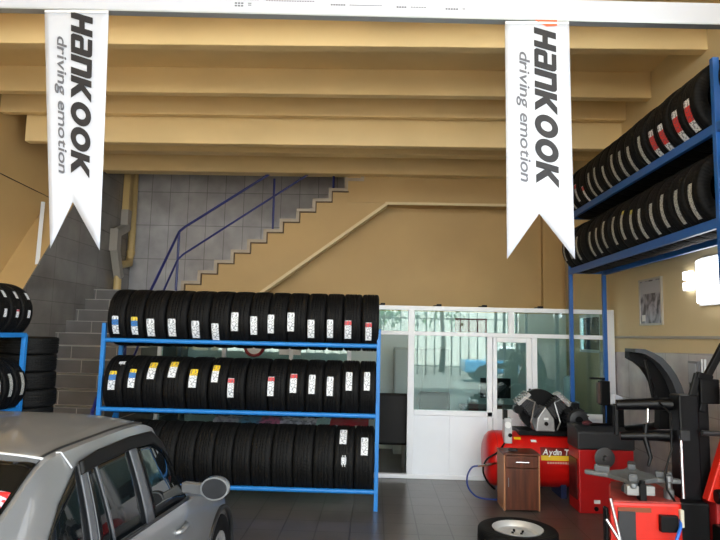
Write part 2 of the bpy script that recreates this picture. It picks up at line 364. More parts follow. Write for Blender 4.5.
# ochre wall below the upper flight, behind the office
struct(MB().prism([(-0.25, 0), (XR, 0), (XR, 3.9), (0.10, 3.9), (-1.6, 2.62), (-1.95, 2.3), (-3.0, 2.3), (-3.0, 0)], 'Y', 9.4, 9.5).build('wall_under_stairs', OCHRE_W))
struct(MB().bx(-2.98, XR-0.02, 9.34, 9.398, 0, 2.12).build('wall_office', mat('office_wall_paint', (214, 226, 226), 0.6)))
struct(MB().bx(2.62, 2.92, 9.28, 9.4, 2.13, 3.75).build('pillar', OCHRE_W))
# landing edge that carries the upper floor
struct(MB().bx(-0.48, XR, 9.05, 9.5, 3.79, 4.25).build('trim_4', OCHRE_W))
for (y0, y1, z, x0) in ((5.23, 5.35, 4.4, XL), (6.34, 6.45, 4.4, XL), (7.0, 7.1, 4.4, XL), (7.14, 7.26, 4.075, XL-0.14), (7.87, 8.05, 4.2, XL+0.5), (8.88, 9.1, 4.2, XL+0.42)):
    struct(MB().bx(x0 if z == 4.075 else x0-0.4, XR, y0, y1, z, ZC).build('beam', OCHRE, bevel=0.008))

# ------------------------------------------------------------------ stairs
RS = 0.167; TR = 0.25; LZ = RS*14; LY = 8.95
st = thing('staircase', 'stone-tiled staircase rising to a landing, then turning along the back wall', 'staircase', (-3.7, 5.95, 0))
def step_y(k): return LY-TR*k if k <= 8 else LY-TR*8-0.2*(k-8)
for k in range(13, 0, -1):
    b = MB(); y = step_y(k); y2 = step_y(k-1); z = LZ-RS*k
    b.bx(XL+0.016, -3.05, y, y2+0.0, 0, z-0.009); b.cur = 1; b.bx(XL+0.016, -3.05, y-0.008, y2, z-0.009, z)
    b.build('step', [STEPTILE, NOSE], st)
b = MB(); b.bx(XL+0.016, -3.05, LY, YB, 0, LZ-0.014); b.bx(-3.05, -2.95, 9.05, YB, 0, LZ-0.014); b.cur = 1; b.bx(XL+0.016, -3.05, LY-0.012, YB, LZ-0.014, LZ); b.bx(-3.05, -2.95, 9.05, YB, LZ-0.014, LZ)
b.build('landing', [STEPTILE, NOSE], st)
for i in range(13):
    b = MB(); x = -3.0+TR*i; z = LZ+RS*(i+1)
    b.bx(x, x+TR, 9.21, YB, z-RS, z-0.045); b.cur = 1; b.bx(x-0.02, x+TR+0.03, 9.03, YB, z-0.045, z); b.bx(x-0.02, x+0.03, 9.03, YB, z-RS+0.001, z-0.046)
    b.build('step', [STEPOCHRE, NOSING], st)
# stringer: sawtooth top, sloping bottom
poly = []
for i in range(10):
    x = -3.0+TR*i; poly += [(x+0.031, LZ+RS*i-0.046), (x+0.031, LZ+RS*(i+1)-0.046)]
poly += [(-0.5, LZ+RS*10-0.046), (-0.45, 4.25), (0.5, 4.25), (0.5, 3.79), (0.14, 3.79), (-1.76, 2.37), (-2.9, 1.52), (-3.0, 1.52)]
MB().prism(poly, 'Y', 9.06, 9.2).build('stringer', OCHRE_W, st)
b = MB()
for i in range(10):
    x = -3.0+TR*i; z = LZ+RS*i
    b.bx(x+0.03, x+TR+0.045, 9.025, 9.058, z+RS-0.062, z+RS-0.046); b.bx(x+0.03, x+0.045, 9.025, 9.058, z-0.046, z+RS-0.062)
b.build('step_edging', STEPEDGE, st)
# slab underside moulding
b = MB(); b.bar((-2.9, 9.12, 1.50), (0.14, 9.12, 3.77), 0.2, 0.045); b.bx(0.12, XR, 9.02, 9.049, 3.76, 3.80); b.build('moulding', CREAM, st)
b = MB(); b.prism([(-2.9, 1.55), (0.14, 3.82), (0.5, 3.82), (0.5, 3.9), (0.1, 3.9), (-2.9, 1.66)], 'Y', 9.2, YB); b.build('stair_slab', OCHRE_W, st)
# navy handrail
hr = MB()
hx = -3.09
top = [(hx, 9.02, 3.268), (hx, 5.95, 1.03)]
def rail_z(y, zt): return zt+(y-9.02)*RS/TR*1.0
UP = [(-3.09, 9.02, 3.27), (-3.04, 7.855, 2.239), (-3.0, 7.072, 1.543), (-2.95, 6.332, 0.995), (-2.94, 6.222, 0.852)]; LO = [(-3.09, 9.02, 2.83), (-3.04, 8.339, 2.275), (-3.0, 7.494, 1.55), (-2.98, 7.285, 1.381), (-2.94, 6.75, 0.93)]
hr.tube(UP, 0.020, 8); hr.tube(LO, 0.016, 8)
hr.tube([(hx, 9.02, 3.27), (-3.0, 9.02, 3.35), (-0.6, 9.02, 4.98-0.02)], 0.020, 8)
hr.tube([(hx, 9.02, 2.83), (-3.0, 9.02, 2.92), (-0.6, 9.02, 4.56)], 0.016, 8)
ho = hr.build('handrail', NAVY, st)
for p, zb in ((UP[0], LZ-0.02), (UP[2], 1.0), (UP[4], 0.0)): MB().cyl((p[0], p[1], zb), p, 0.02, n=8).build('handrail_post', NAVY, ho)
for x in (-1.63, -0.7):
    i = int((x+3.0)/TR); MB().cyl((x, 9.05, LZ+RS*(i+1)-0.01), (x, 9.02, LZ+RS*(i+1)+0.80), 0.018, n=8).build('handrail_post', NAVY, ho)

# pipe, duct and conduit by the stairs
dp = thing('drainpipe', 'cream painted drainpipe with an offset bend in the stair corner', 'pipe', (-4.25, 10.1, LZ))
MB().tube([(-4.30, 10.08, ZC-0.02), (-4.28, 10.08, 3.05), (-4.29, 10.06, 2.93), (-4.36+0.12, 9.95, 2.86), (-4.36+0.06, 9.7, 2.80), (-4.27, 9.6, 2.70), (-4.27, 9.6, LZ)], 0.062, 14).build('pipe', CREAMPIPE, dp, smooth=40)
MB().lathe([(0, 0.066), (0.06, 0.074), (0.08, 0.066)], (-4.285, 10.08, 3.02), 'Z', 16).build('coupling', CREAMPIPE, dp, smooth=40)
du = thing('cable_duct', 'grey boxed duct with a kink beside the cream drainpipe', 'duct', (-4.25, 9.5, 2.55))
b = MB(); b.bx(-4.33, -4.22, 9.72, 9.84, 3.75, ZC); b.build('duct_run', CREAMPIPE, du)
b = MB(); b.bx(-4.33, -4.21, 9.70, 9.84, 3.42, 3.75); b.bar((-4.26, 9.77, 3.45), (-4.26, 9.42, 3.3), 0.12, 0.12); b.bx(-4.33, -4.2, 9.34, 9.48, 3.0, 3.36); b.bar((-4.26, 9.41, 3.03), (-4.26, 9.62, 2.58), 0.12, 0.12); b.build('duct_bend', GREYDUCT, du)
tag(MB().bar((-4.36, 7.425, 2.53), (-4.735, 8.08, 3.49), 0.05, 0.03).build('cable_cover', WHITE), 'thin white vertical cable cover on the ochre wall beside the stairs', 'cable cover')
tag(MB().tube([(XL-0.39, 6.7, 3.66), (XL-0.39, 7.11, 3.64), (XL-0.39, 8.11, 3.606), (XL-0.39, 8.2, 3.60), (XL+0.02, 8.3, 3.41), (XL+0.02, 9.03, 3.297), (XL+0.02, 9.42, 3.263)], 0.006, 6).build('dark_cable', mat('dark_cable', (60, 50, 40), 0.6)), 'thin dark cable running across the ochre and tiled wall above the stairs', 'cable')

# ------------------------------------------------------------------ office partition
PY = 7.486
pt = thing('office_partition', 'white framed glazed office partition with solid white lower panels', 'partition', (0, PY, 0)); pt['kind'] = 'thing'
XA, XZ = -2.75, 2.975
def frame(x0, x1, z0, z1, d=0.07): return MB().bx(x0, x1, PY-d/2, PY+d/2, z0, z1).build('frame', WHITEFRAME, pt, bevel=0.006)
frame(XA, XZ, 2.055, 2.11); frame(XA, XZ, 1.74, 1.79, 0.068); frame(XA, XZ, 0, 0.05, 0.074)
for x in (XA+0.03, -1.9, -1.05, -0.32): frame(x-0.025, x+0.025, 0.05, 2.055)
for x0, x1 in ((0.415, 0.495), (1.40, 1.465), (1.955, 2.02), (2.87, XZ)): frame(x0, x1, 0.05, 2.055 if x0 != 1.40 and x0 != 1.955 else 1.74)
frame(1.665, 1.735, 1.79, 2.055); frame(0.495, XZ-0.08, 0.76, 0.825)
def pane(x0, x1, z0, z1): MB().bx(x0, x1, PY-0.003, PY+0.003, z0, z1).build('glass_pane', GLASS, pt)
for x0, x1 in ((XA+0.055, -1.925), (-1.875, -1.075), (-1.025, -0.345), (-0.295, 0.415)):
    pane(x0, x1, 1.79, 2.055)
    if x1 < 0: pane(x0, x1, 0.05, 1.74)
pane(0.495, 1.665, 1.79, 2.055); pane(1.735, 2.87, 1.79, 2.055)
pane(0.495, 1.40, 0.825, 1.74); pane(2.02, 2.87, 0.825, 1.74)
MB().bx(0.90, 0.97, PY-0.004, PY+0.02, 0.05, 0.76).build('panel_batten', WHITEPANEL, pt); MB().bx(2.39, 2.46, PY-0.004, PY+0.02, 0.05, 0.76).build('panel_batten', WHITEPANEL, pt)
for x0, x1 in ((0.495, 0.9335), (0.9365, 1.40), (2.02, 2.4235), (2.4265, 2.87)):
    MB().bx(x0, x1, PY-0.012, PY+0.012, 0.05, 0.76).build('lower_panel', WHITEPANEL, pt, bevel=0.004)
dr = MB(); dr.bx(1.47, 1.52, PY-0.045, PY+0.02, 0.06, 1.735); dr.bx(1.885, 1.95, PY-0.045, PY+0.02, 0.06, 1.735); dr.bx(1.52, 1.885, PY-0.045, PY+0.02, 1.68, 1.735); dr.bx(1.52, 1.885, PY-0.045, PY+0.02, 0.80, 0.86); dr.bx(1.52, 1.885, PY-0.045, PY+0.02, 0.06, 0.11)
do = dr.build('door', WHITEFRAME, pt, bevel=0.005)
MB().bx(1.52, 1.885, PY-0.02, PY-0.014, 0.86, 1.68).build('glass_pane', GLASS, do)
MB().bx(1.52, 1.885, PY-0.025, PY-0.005, 0.11, 0.80).build('lower_panel', WHITEPANEL, do)
b = MB(); b.bx(1.905, 1.93, PY-0.055, PY-0.045, 0.95, 1.12); b.bx(1.84, 1.925, PY-0.085, PY-0.07, 1.05, 1.07); b.bx(1.91, 1.925, PY-0.085, PY-0.045, 1.05, 1.07); b.build('door_handle', BLACK, do)
for x in (0.07, 0.78, 1.35, 2.05):
    o = MB(); o.bx(x-0.05, x+0.05, PY-0.03, PY+0.03, 2.11, 2.122); o.bx(x-0.01, x+0.05, PY-0.03, PY+0.02, 2.122, 2.138); o.build('top_clip', BLACK, pt)

# ------------------------------------------------------------------ office furniture
sf = thing('office_chair', 'black padded chair in the open office doorway beside the blue rack', 'chair', (0.24, 7.85, 0))
MB().bx(0.02, 0.44, 7.70, 8.12, 0.40, 0.50).build('seat', BLACK, sf, bevel=0.03)
MB().bx(0.02, 0.44, 7.62, 7.70, 0.36, 1.00).build('backrest', BLACK, sf, bevel=0.03)
for x in (0.06, 0.40):
    for y in (7.68, 8.06): MB().cyl((x, y, 0), (x, y, 0.41), 0.018, n=8).build('leg', STEEL, sf)
sf2 = thing('office_chair', 'black chair behind the main office window, its back near the grey cabinet', 'chair', (0.85, 8.35, 0))
MB().bx(0.64, 1.08, 8.1, 8.55, 0.40, 0.50).build('seat', BLACK, sf2, bevel=0.03)
MB().bx(0.64, 1.08, 8.53, 8.6, 0.52, 0.95).build('backrest', DGREY, sf2, bevel=0.03)
for x in (0.67, 1.05):
    for y in (8.13, 8.53): MB().cyl((x, y, 0), (x, y, 0.41), 0.018, n=8).build('leg', STEEL, sf2)
cb = thing('filing_cabinet', 'pale grey tall cabinet against the office rear wall', 'cabinet', (0.9, 9.15, 0))
MB().bx(0.30, 1.12, 8.95, 9.33, 0, 1.55).build('body', mat('cabinet_grey', (176, 186, 186), 0.5), cb, bevel=0.006)
for x0, x1 in ((0.32, 0.70), (0.72, 1.10)):
    d = MB().bx(x0, x1, 8.935, 8.95, 0.06, 1.52).build('door', mat('cabinet_door_grey', (186, 196, 196), 0.5), cb, bevel=0.003)
    MB().bx(x1-0.05, x1-0.035, 8.918, 8.935, 0.75, 0.9).build('handle', STEEL, d)
dk = thing('office_desk', 'dark office desk standing behind the glazed office door', 'desk', (1.75, 8.6, 0))
MB().bx(1.25, 2.25, 8.3, 8.9, 0.73, 0.76).build('desktop', mat('desk_dark', (48, 40, 38), 0.4), dk, bevel=0.003)
for x in (1.29, 2.21): MB().bx(x-0.015, x+0.015, 8.33, 8.87, 0, 0.73).build('side_panel', mat('desk_side', (60, 50, 46), 0.5), dk)
mo = thing('computer_monitor', 'black computer monitor on the office desk behind the door glass', 'monitor', (1.75, 8.62, 0.76))
MB().bx(1.52, 1.95, 8.6, 8.63, 0.88, 1.16).build('screen', BLACK, mo, bevel=0.004)
b = MB(); b.bx(1.65, 1.82, 8.56, 8.72, 0.76, 0.772); b.bx(1.71, 1.76, 8.63, 8.66, 0.77, 0.95); b.build('stand', BLACK, mo)
wd = thing('water_dispenser', 'slim white dispenser tower in the office behind the blue rack posts', 'dispenser', (2.62, 8.1, 0))
MB().bx(2.52, 2.72, 8.0, 8.24, 0, 0.92).build('body', WHITE, wd, bevel=0.015)
MB().lathe([(0.92, 0.05), (0.95, 0.075), (1.2, 0.075), (1.24, 0.05), (1.25, 0.0)], (2.62, 8.12, 0), 'Z', 20).build('bottle', mat('water_bottle', (190, 215, 220), 0.1), wd, smooth=40)
rb = thing('sign_reflection_board', 'dark red board on the office rear wall, standing in for a mirrored sign', 'sign', (1.5, 9.39, 2.0))  # added board in place of a signboard reflection in the transom glass
MB().bx(1.25, 1.75, 9.31, 9.34, 1.80, 2.03).build('board', mat('sign_maroon', (120, 40, 44), 0.5), rb)
ck = thing('round_clock', 'round red-rimmed clock hung on the office glass behind the long rack', 'clock', (-1.515, 7.45, 1.555))
CKX, CKZ = -1.515, 1.555
MB().lathe([(7.44, 0.0), (7.44, 0.105), (7.482, 0.105)], (CKX, 0, CKZ), 'Y', 28).build('dial', WHITE, ck, smooth=40)
MB().tube([(CKX+0.115*math.cos(2*PI*k/28), 7.445, CKZ+0.115*math.sin(2*PI*k/28)) for k in range(28)], 0.02, 8, closed=True).build('rim', mat('clock_red', (150, 20, 34), 0.3), ck, smooth=True)
b = MB(); b.bar((CKX, 7.436, CKZ), (CKX+0.05, 7.436, CKZ+0.03), 0.004, 0.008); b.bar((CKX, 7.436, CKZ), (CKX-0.02, 7.436, CKZ+0.08), 0.004, 0.008); b.build('hands', BLACK, ck)
tag(MB().bx(-1.2, -0.93, 7.455, 7.458, 1.46, 1.62).build('paper_notice', WHITE), 'white paper notice stuck to the glass beside the red-rimmed clock', 'notice')

# ------------------------------------------------------------------ tyres
def tyre_profile(R, W, rb):
    h = W/2; sr = R-0.012
    right = [(h*0.62, rb), (h*0.78, rb+0.004), (h*0.92, rb+0.02), (h*1.0, rb+(R-rb)*0.42), (h*1.0, rb+(R-rb)*0.62), (h*0.975, R-0.026), (h*0.91, R-0.010), (h*0.82, R-0.003)]
    tread = [(h*0.66, R-0.001), (h*0.48, R), (h*0.465, R-0.008), (h*0.405, R-0.008), (h*0.39, R), (h*0.16, R+0.001), (h*0.145, R-0.008), (h*0.085, R-0.008), (h*0.07, R+0.001)]
    out = right+tread; out = out+[(-a, r) for a, r in reversed(out)]
    inner = [(-h*0.58, rb+0.004), (-h*0.86, rb+(R-rb)*0.45), (-h*0.78, R-0.03), (-h*0.4, R-0.02), (h*0.4, R-0.02), (h*0.78, R-0.03), (h*0.86, rb+(R-rb)*0.45), (h*0.58, rb+0.004)]
    return out+inner
def tyre_mesh(R, W, rb, M, n=56):
    b = MB(); b.lathe(tyre_profile(R, W, rb), (0,0,0), 'X', n, closed=True); return b.mesh('car_tyre', M, smooth=35)
def sticker_mesh(kind, R, w, L, skew=0.0):
    n = 7; b = MB(); rows = []
    for j in range(n+1):
        th = (j/n-0.5)*L/R
        rows.append([(x+skew*(j/n-0.5), -(R+0.004)*math.cos(th), (R+0.004)*math.sin(th)) for x in (-w/2, 0, w/2)])
    b.grid(rows); me = b.mesh('label_sticker', ST[kind])
    uvl = me.uv_layers.new(name='UVMap')
    for p in me.polygons:
        for li in p.loop_indices:
            co = me.vertices[me.loops[li].vertex_index].co; a = math.atan2(co.z, -co.y)
            uvl.data[li].uv = ((co.x-skew*(a*R/L))/w+0.5, a*R/L+0.5)
    return me
RT = 0.30
TY = tyre_mesh(RT, 0.198, 0.19, RUBBER)
TYO = tyre_mesh(RT, 0.198, 0.19, OLDRUBBER)
TYS = tyre_mesh(0.26, 0.165, 0.165, RUBBER)
TYSO = tyre_mesh(0.26, 0.165, 0.165, OLDRUBBER)
RB = 0.330
TYBO = tyre_mesh(RB, 0.198, 0.205, OLDRUBBER)
SMB = sticker_mesh('plain', RB, 0.070, 0.18)
SM = {k: sticker_mesh(k, RT, 0.070, 0.19) for k in ('blue', 'ybk', 'plain', 'yellow', 'red')}
SMs = {k: sticker_mesh(k, RT, 0.05, 0.27, sk) for k, sk in (('strip', 0.03), ('ystrip', 0.03))}
SMs['redbig'] = sticker_mesh('redbig', RT, 0.075, 0.25, 0.02); SMs['redsm'] = sticker_mesh('red', RT, 0.05, 0.2, 0.02)
def put_tyre(me, loc, rz, label, group, wscale=1.0):
    o = bpy.data.objects.new('tyre', me); COL.objects.link(o); o.location = loc; o.rotation_euler = (random.uniform(-3, 3), 0, rz); o.scale = (wscale, 1, 1)
    o.rotation_euler = (0, 0, rz)
    return tag(o, label, 'tyre', group)
def put_sticker(t, me, dx, elev, label=None, tilt=0.0, sc=1.0):
    o = bpy.data.objects.new('label_sticker', me); COL.objects.link(o); o.parent = t; o.location = (dx, 0, 0); o.rotation_euler = (-elev, 0, 0); o.scale = (sc, 1, 1)
    if label: o['label'] = label
    return o

# long blue rack in front of the office
FY, BY = 6.068, 6.50
rk = thing('tyre_rack', 'long light-blue three-shelf steel rack of tyres before the office', 'rack', (-1.38, 6.28, 0))
for x in (-2.80, 0.04):
    for y in (FY, BY):
        MB().bx(x-0.02, x+0.02, y-0.02, y+0.02, 0, 1.79).build('post', BLUE, rk, bevel=0.003)
SH = (1.617, 0.918, 0.18)
for z in SH:
    for y in (FY, BY): MB().tube([(-2.78, y, z), (0.02, y, z)], 0.023, 12).build('rail', BLUE, rk, smooth=40)
    for x in (-2.80, 0.04): MB().bx(x-0.012, x+0.012, FY, BY, z-0.02, z+0.02).build('end_bar', BLUE, rk)
for x in (-2.80, 0.04): MB().bar((x, FY, 0.35), (x, BY, 0.88), 0.02, 0.02).build('brace', BLUE, rk)
MIDY = (FY+BY)/2
def px_x(px, y, dz):
    q = (px-360)/590; return ((q*F_.y-R_.y)*y+(q*F_.z-R_.z)*dz)/(R_.x-q*F_.x)
ROWS = [
 ('top', SH[0], [108,126,144,166,188,210,230,250,269,287,306.7,325.6,343,361.6,379],
  [('blue',115.5,325),('ybk',134.5,326),('plain',150.5,328),('plain',172,328),('plain',195.5,330),('plain',215,332),('plain',235,322),('plain',254,326),('plain',271,324),('plain',291,322),('plain',311,329),('plain',330,329),('red',348,330),('red',368.5,332)]),
 ('middle', SH[1], [103,123,142,163,185,208,227,245,268,286,305,323,341,359,376],
  [('ybk',112.5,380),('ybk',132,378),('yellow',151,370),('yellow',172,369),('yellow',193,378),('yellow',215,373),('red',231,388),None,('red',271,386),('red',293.5,383),('plain',312,384),('plain',330,386),('plain',349,381),('plain',367,381)]),
 ('bottom', SH[2], [101,120,138,157,176,195,214,233,251,271.5,293,313,334,354,374],
  [None]*12+[('plain',343,436),('plain',364.5,446)]),
]
DESC = {'blue': 'blue-banded label', 'ybk': 'yellow-blue label', 'plain': 'plain white label', 'yellow': 'yellow-topped label', 'red': 'red-topped label', None: 'no label'}
def elev_for(px, py, cz, RT=0.30):
    # elevation on the tread where the camera ray meets the tyre's cylinder
    best = None
    for k in range(-80, 81):
        e = math.radians(k); y = MIDY-RT*math.cos(e); z = cz+RT*math.sin(e)
        P = Vector((0.0, y, z-1.72)); xx = (px-375)/590*y
        P.x = xx; c = Vector((P.dot(R_), P.dot(D_), P.dot(F_))); v = 270+590*c.y/c.z
        d = abs(v-py)
        if best is None or d < best[0]: best = (d, e, xx)
    return best[1], best[2]
ROWGROUP = {'top': 'tyres on the top shelf of the long rack', 'middle': 'tyres on the middle shelf of the long rack', 'bottom': 'tyres on the bottom shelf of the long rack'}
for (nm, z, edges, stk) in ROWS:
    RR = RB if nm == 'bottom' else RT
    cz = z+math.sqrt((RR+0.023)**2-((BY-FY)/2)**2)
    for i in range(14):
        px = (edges[i]+edges[i+1])/2; cx_ = (px-375)/590*6.0+0.022*0+0.0
        # centre the tyre on its pixel column at its front tread
        e0, x0 = elev_for(px, 0, cz); _, xx = elev_for(px, 60, cz)
        P = px_x(px, 6.02, cz-1.72); ww = px_x(edges[i+1], 6.02, cz-1.72)-px_x(edges[i], 6.02, cz-1.72)
        s = stk[i]
        lab = '%s tyre from the stairs end, %s shelf of the long rack, %s' % (ORD[i], nm, DESC[s[0]] if s else DESC[None])
        t = put_tyre(TYBO if nm == 'bottom' else TY, (P, MIDY+random.uniform(-0.004, 0.004), cz), 0, lab, ROWGROUP[nm], max(0.86, min(1.12, ww*1.0/0.198)))
        if s:
            e, xs = elev_for(s[1], s[2], cz, RR)
            put_sticker(t, SMB if nm == 'bottom' else SM[s[0]], (px_x(s[1], 6.0, cz-1.72+0.3*math.sin(e))-P)/t.scale.x, e, None, sc=1.0)
        if nm == 'middle' and i == 0:
            e, xs = elev_for(118, 362.5, cz); q = put_sticker(t, SM['plain'], 0.05, e, sc=0.9); q.scale = (0.9, 1, 0.35)
        if nm == 'bottom' and i == 12:
            e, xs = elev_for(343, 461, cz, RR); q = put_sticker(t, SMB, 0.0, e, sc=0.7); q.scale = (0.7, 1, 0.6)

# printed sheets lying over the bottom row's rear edge
PS = sticker_mat('printed_sheet', [(0, (150, 150, 160)), (0.25, (60, 120, 150)), (0.45, (170, 90, 120)), (0.65, (190, 190, 200))], (60, 60, 80))
def sheet(x0, x1, y0, y1, z, M, name, label):
    b = MB(); rows = []
    for j in range(5):
        rows.append([(x0+(x1-x0)*i/8, y0+(y1-y0)*j/4, z+0.012*j+0.006*math.sin(i*1.3+j)) for i in range(9)])
    b.grid(rows); b.add([Vector(p)-Vector((0,0,0.012)) for r in rows for p in r], [(i*9+j, (i+1)*9+j, (i+1)*9+j+1, i*9+j+1) for i in range(4) for j in range(8)])
    o = b.build(name, M); uv = o.data.uv_layers.new(name='UVMap')
    for p in o.data.polygons:
        for li in p.loop_indices:
            co = o.data.vertices[o.data.loops[li].vertex_index].co; uv.data[li].uv = ((co.y-y0)/(y1-y0), (co.x-x0)/(x1-x0)*1.0)
    return tag(o, label, 'printed sheet')
sheet(-1.68, -0.6, 6.26, 6.60, 0.80, PS, 'printed_sheet', 'multicoloured printed sheet lying on the bottom tyre row under the middle shelf')
sheet(-0.45, -0.05, 6.26, 6.55, 0.80, mat('red_sheet', (150, 36, 44), 0.5), 'printed_sheet', 'red printed sheet lying on the bottom tyre row near the rack end post')

# high rack along the cream wall
rr = thing('high_tyre_rack', 'tall deep-blue two-shelf steel rack along the cream wall, loaded with tyres', 'rack', (2.56, 5.3, 0))
FX, BX = 2.36, 2.76
HS = (2.55, 3.22)
for y in (7.2, 4.05, 3.3):
    for x in (FX, BX): MB().bx(x-0.022, x+0.022, y-0.022, y+0.022, 0, 3.73).build('post', BLUE_D, rr, bevel=0.003)
for z in HS:
    for x in (FX, BX): MB().bx(x-0.018, x+0.018, 3.3, 7.2, z-0.035, z+0.035).build('rail', BLUE_D, rr, bevel=0.003)
    for y in (7.2, 4.05, 3.3): MB().bx(FX, BX, y-0.012, y+0.012, z-0.02, z+0.02).build('end_bar', BLUE_D, rr)
HX = (FX+BX)/2
for si, z in enumerate(HS):
    cz = z+0.035+math.sqrt(RT**2-(BX-FX-0.036)**2/4)
    nm = ('lower', 'upper')[si]; gp = 'tyres on the %s shelf of the high rack' % nm
    n = 15; pitch = 0.2035; WSC = 1.025
    kinds_u = ['strip','redsm','redsm','redsm','strip','strip','strip','strip','strip','strip','strip','redbig','redbig','redbig','redbig']
    kinds_l = ['strip','strip','strip',None,'strip','strip','strip','strip','ystrip','ystrip','strip','strip','strip','strip','strip']
    for k in range(n):
        y = 7.09-pitch*k
        if k >= n: y = 3.93-pitch*(k-n)
        kd = (kinds_u if si else kinds_l)[k] if k < n else 'strip'
        lab = '%s tyre from the far end, %s shelf of the high rack, %s' % (ORD[k], nm, {'strip': 'narrow pale strip', 'redsm': 'small red label', 'redbig': 'large red label', 'ystrip': 'yellow-tipped strip', None: 'no label'}[kd])
        t = put_tyre(TY, (HX+random.uniform(-0.008, 0.008), y, cz), -PI/2, lab, gp, WSC)
        if kd: put_sticker(t, SMs[kd], random.uniform(-0.015, 0.015), math.radians(random.uniform(-33, -17) if si else random.uniform(-20, -2)))

for z, nm in zip(HS, ('lower', 'upper')):
    for k, y in enumerate((3.76, 3.555)):
        t = put_tyre(TY, (HX, y, z+0.035+math.sqrt(RT**2-(BX-FX-0.036)**2/4)), -PI/2, '%s tyre past the middle post, %s shelf of the high rack' % (ORD[k], nm), 'tyres on the %s shelf of the high rack' % nm, 1.02)
        put_sticker(t, SMs['strip'], 0.0, math.radians(-20))
# low rack by the left wall
lk = thing('side_rack', 'blue two-shelf rack end by the ochre wall, behind the silver car', 'rack', (-3.4, 4.6, 0))
for y in (5.4, 3.4):
    for x in (-3.23, -3.63): MB().bx(x-0.02, x+0.02, y-0.02, y+0.02, 0, 1.66).build('post', BLUE, lk, bevel=0.003)
for z in (1.655, 0.985):
    for x in (-3.23, -3.63): MB().bx(x-0.018, x+0.018, 3.4, 5.4, z-0.02, z+0.02).build('rail', BLUE, lk)
    for y in (5.4, 3.4): MB().bx(-3.63, -3.23, y-0.012, y+0.012, z-0.018, z+0.018).build('end_bar', BLUE, lk)
MB().bar((-3.63, 5.39, 1.62), (-3.23, 5.39, 1.05), 0.02, 0.02, up=(0, 1, 0)).build('brace', BLACK, lk)
SML = {k: sticker_mesh(k, 0.26, 0.04, 0.07) for k in ('plain', 'red')}
SMLs = sticker_mesh('strip', 0.26, 0.045, 0.2)
for z, nm in ((1.655, 'upper'), (0.985, 'lower')):
    cz = z+0.02+math.sqrt(0.26**2-0.182**2)+0.003
    for k in range(5):
        y = 5.33-0.172*k
        lab = '%s tyre from the stairs, %s shelf of the side rack behind the car' % (ORD[k], nm)
        t = put_tyre(TYS, (-3.43, y, cz), PI/2, lab, 'tyres on the side rack')
        if nm == 'upper':
            put_sticker(t, SML['red' if k % 2 else 'plain'], 0.0, math.radians(-4), None); put_sticker(t, SML['plain'], 0.02, math.radians(34))
        else: put_sticker(t, SMLs, 0.0, math.radians(6))

# stack of worn tyres
for k in range(10):
    t = put_tyre(TYSO, (-3.36+random.uniform(-0.015, 0.015)+0.004*(9-k), 5.68, 0.0835+0.1635*k), 0, '%s worn tyre from the floor in the flat stack before the stairs' % ORD[k], 'worn tyres stacked before the stairs')
    t.rotation_euler = (0, PI/2, 0)

# tyre with steel rim on the floor
ft = thing('wheel', 'tyre with silver steel rim lying flat on the dark floor', 'wheel', (1.21, 5.05, 0))
b = MB(); b.lathe(tyre_profile(0.32, 0.2, 0.19), (1.19, 5.03, 0.1), 'Z', 56, closed=True); b.build('tyre', OLDRUBBER, ft, smooth=35)
b = MB(); b.lathe([(0.02, 0.17), (0.02, 0.192), (0.05, 0.175), (0.15, 0.175), (0.185, 0.192), (0.197, 0.205), (0.2, 0.2), (0.185, 0.182), (0.16, 0.168), (0.15, 0.14), (0.165, 0.11), (0.165, 0.06), (0.15, 0.035), (0.15, 0.0)], (1.19, 5.03, 0), 'Z', 48); b.build('rim', mat('rim_silver', (205, 206, 206), 0.35, 0.5), ft, smooth=40)
b = MB()
for k in range(4): b.cyl((1.19+0.05*math.cos(k*PI/2+.4), 5.03+0.05*math.sin(k*PI/2+.4), 0.15), (1.19+0.05*math.cos(k*PI/2+.4), 5.03+0.05*math.sin(k*PI/2+.4), 0.172), 0.01, n=8)
b.build('lug_holes', BLACK, ft)

# ------------------------------------------------------------------ fascia and banners
fs = thing('sign_panel', 'long white sign panel with tiny print spanning the shop above the banners', 'sign', (-0.6, 4.0, 4.0))
b = MB(); b.prism([(XL+0.02, 3.90), (XR-0.02, 4.10), (XR-0.02, 4.14), (XL+0.02, 3.94)], 'Z', 4.0, 4.165); b.build('panel', BANNER, fs)
def fy(x): return 3.93-0.02+(x+3.0)/6.0*0.16
b = MB(); b.prism([(XL+0.02, 3.885), (XR-0.02, 4.085), (XR-0.02, 4.15), (XL+0.02, 3.95)], 'Z', 3.994, 4.005); b.build('bottom_rail', mat('rail_alu', (170, 178, 186), 0.35, 0.4), fs)
b = MB()
def fx(px): return (px-375+7)/590*4.0
for (x0, x1, z, t) in ((212, 222, 4.086, .009), (212, 222, 4.066, .009), (226, 231, 4.084, .004), (226, 231, 4.070, .004), (190, 238, 4.112, .004), (245, 297, 4.108, .004), (314, 330, 4.09, .009), (334, 369, 4.088, .004), (384, 395, 4.084, .009), (399, 416, 4.083, .004), (436, 450, 4.078, .009), (454, 458, 4.078, .004), (60, 100, 4.112, .004), (110, 165, 4.111, .004)):
    b = MB(); xa, xb = fx(x0), fx(x1); n = max(1, int((xb-xa)/0.018)); 
    for i in range(n):
        xs = xa+(xb-xa)*i/n; xe = xs+(xb-xa)/n*0.72; ym = 3.90+(xs-XL)/(XR-XL)*0.2
        b.bx(xs, xe, ym-0.003, ym+0.01, z-t, z)
    b.build('small_print', INKG, fs)
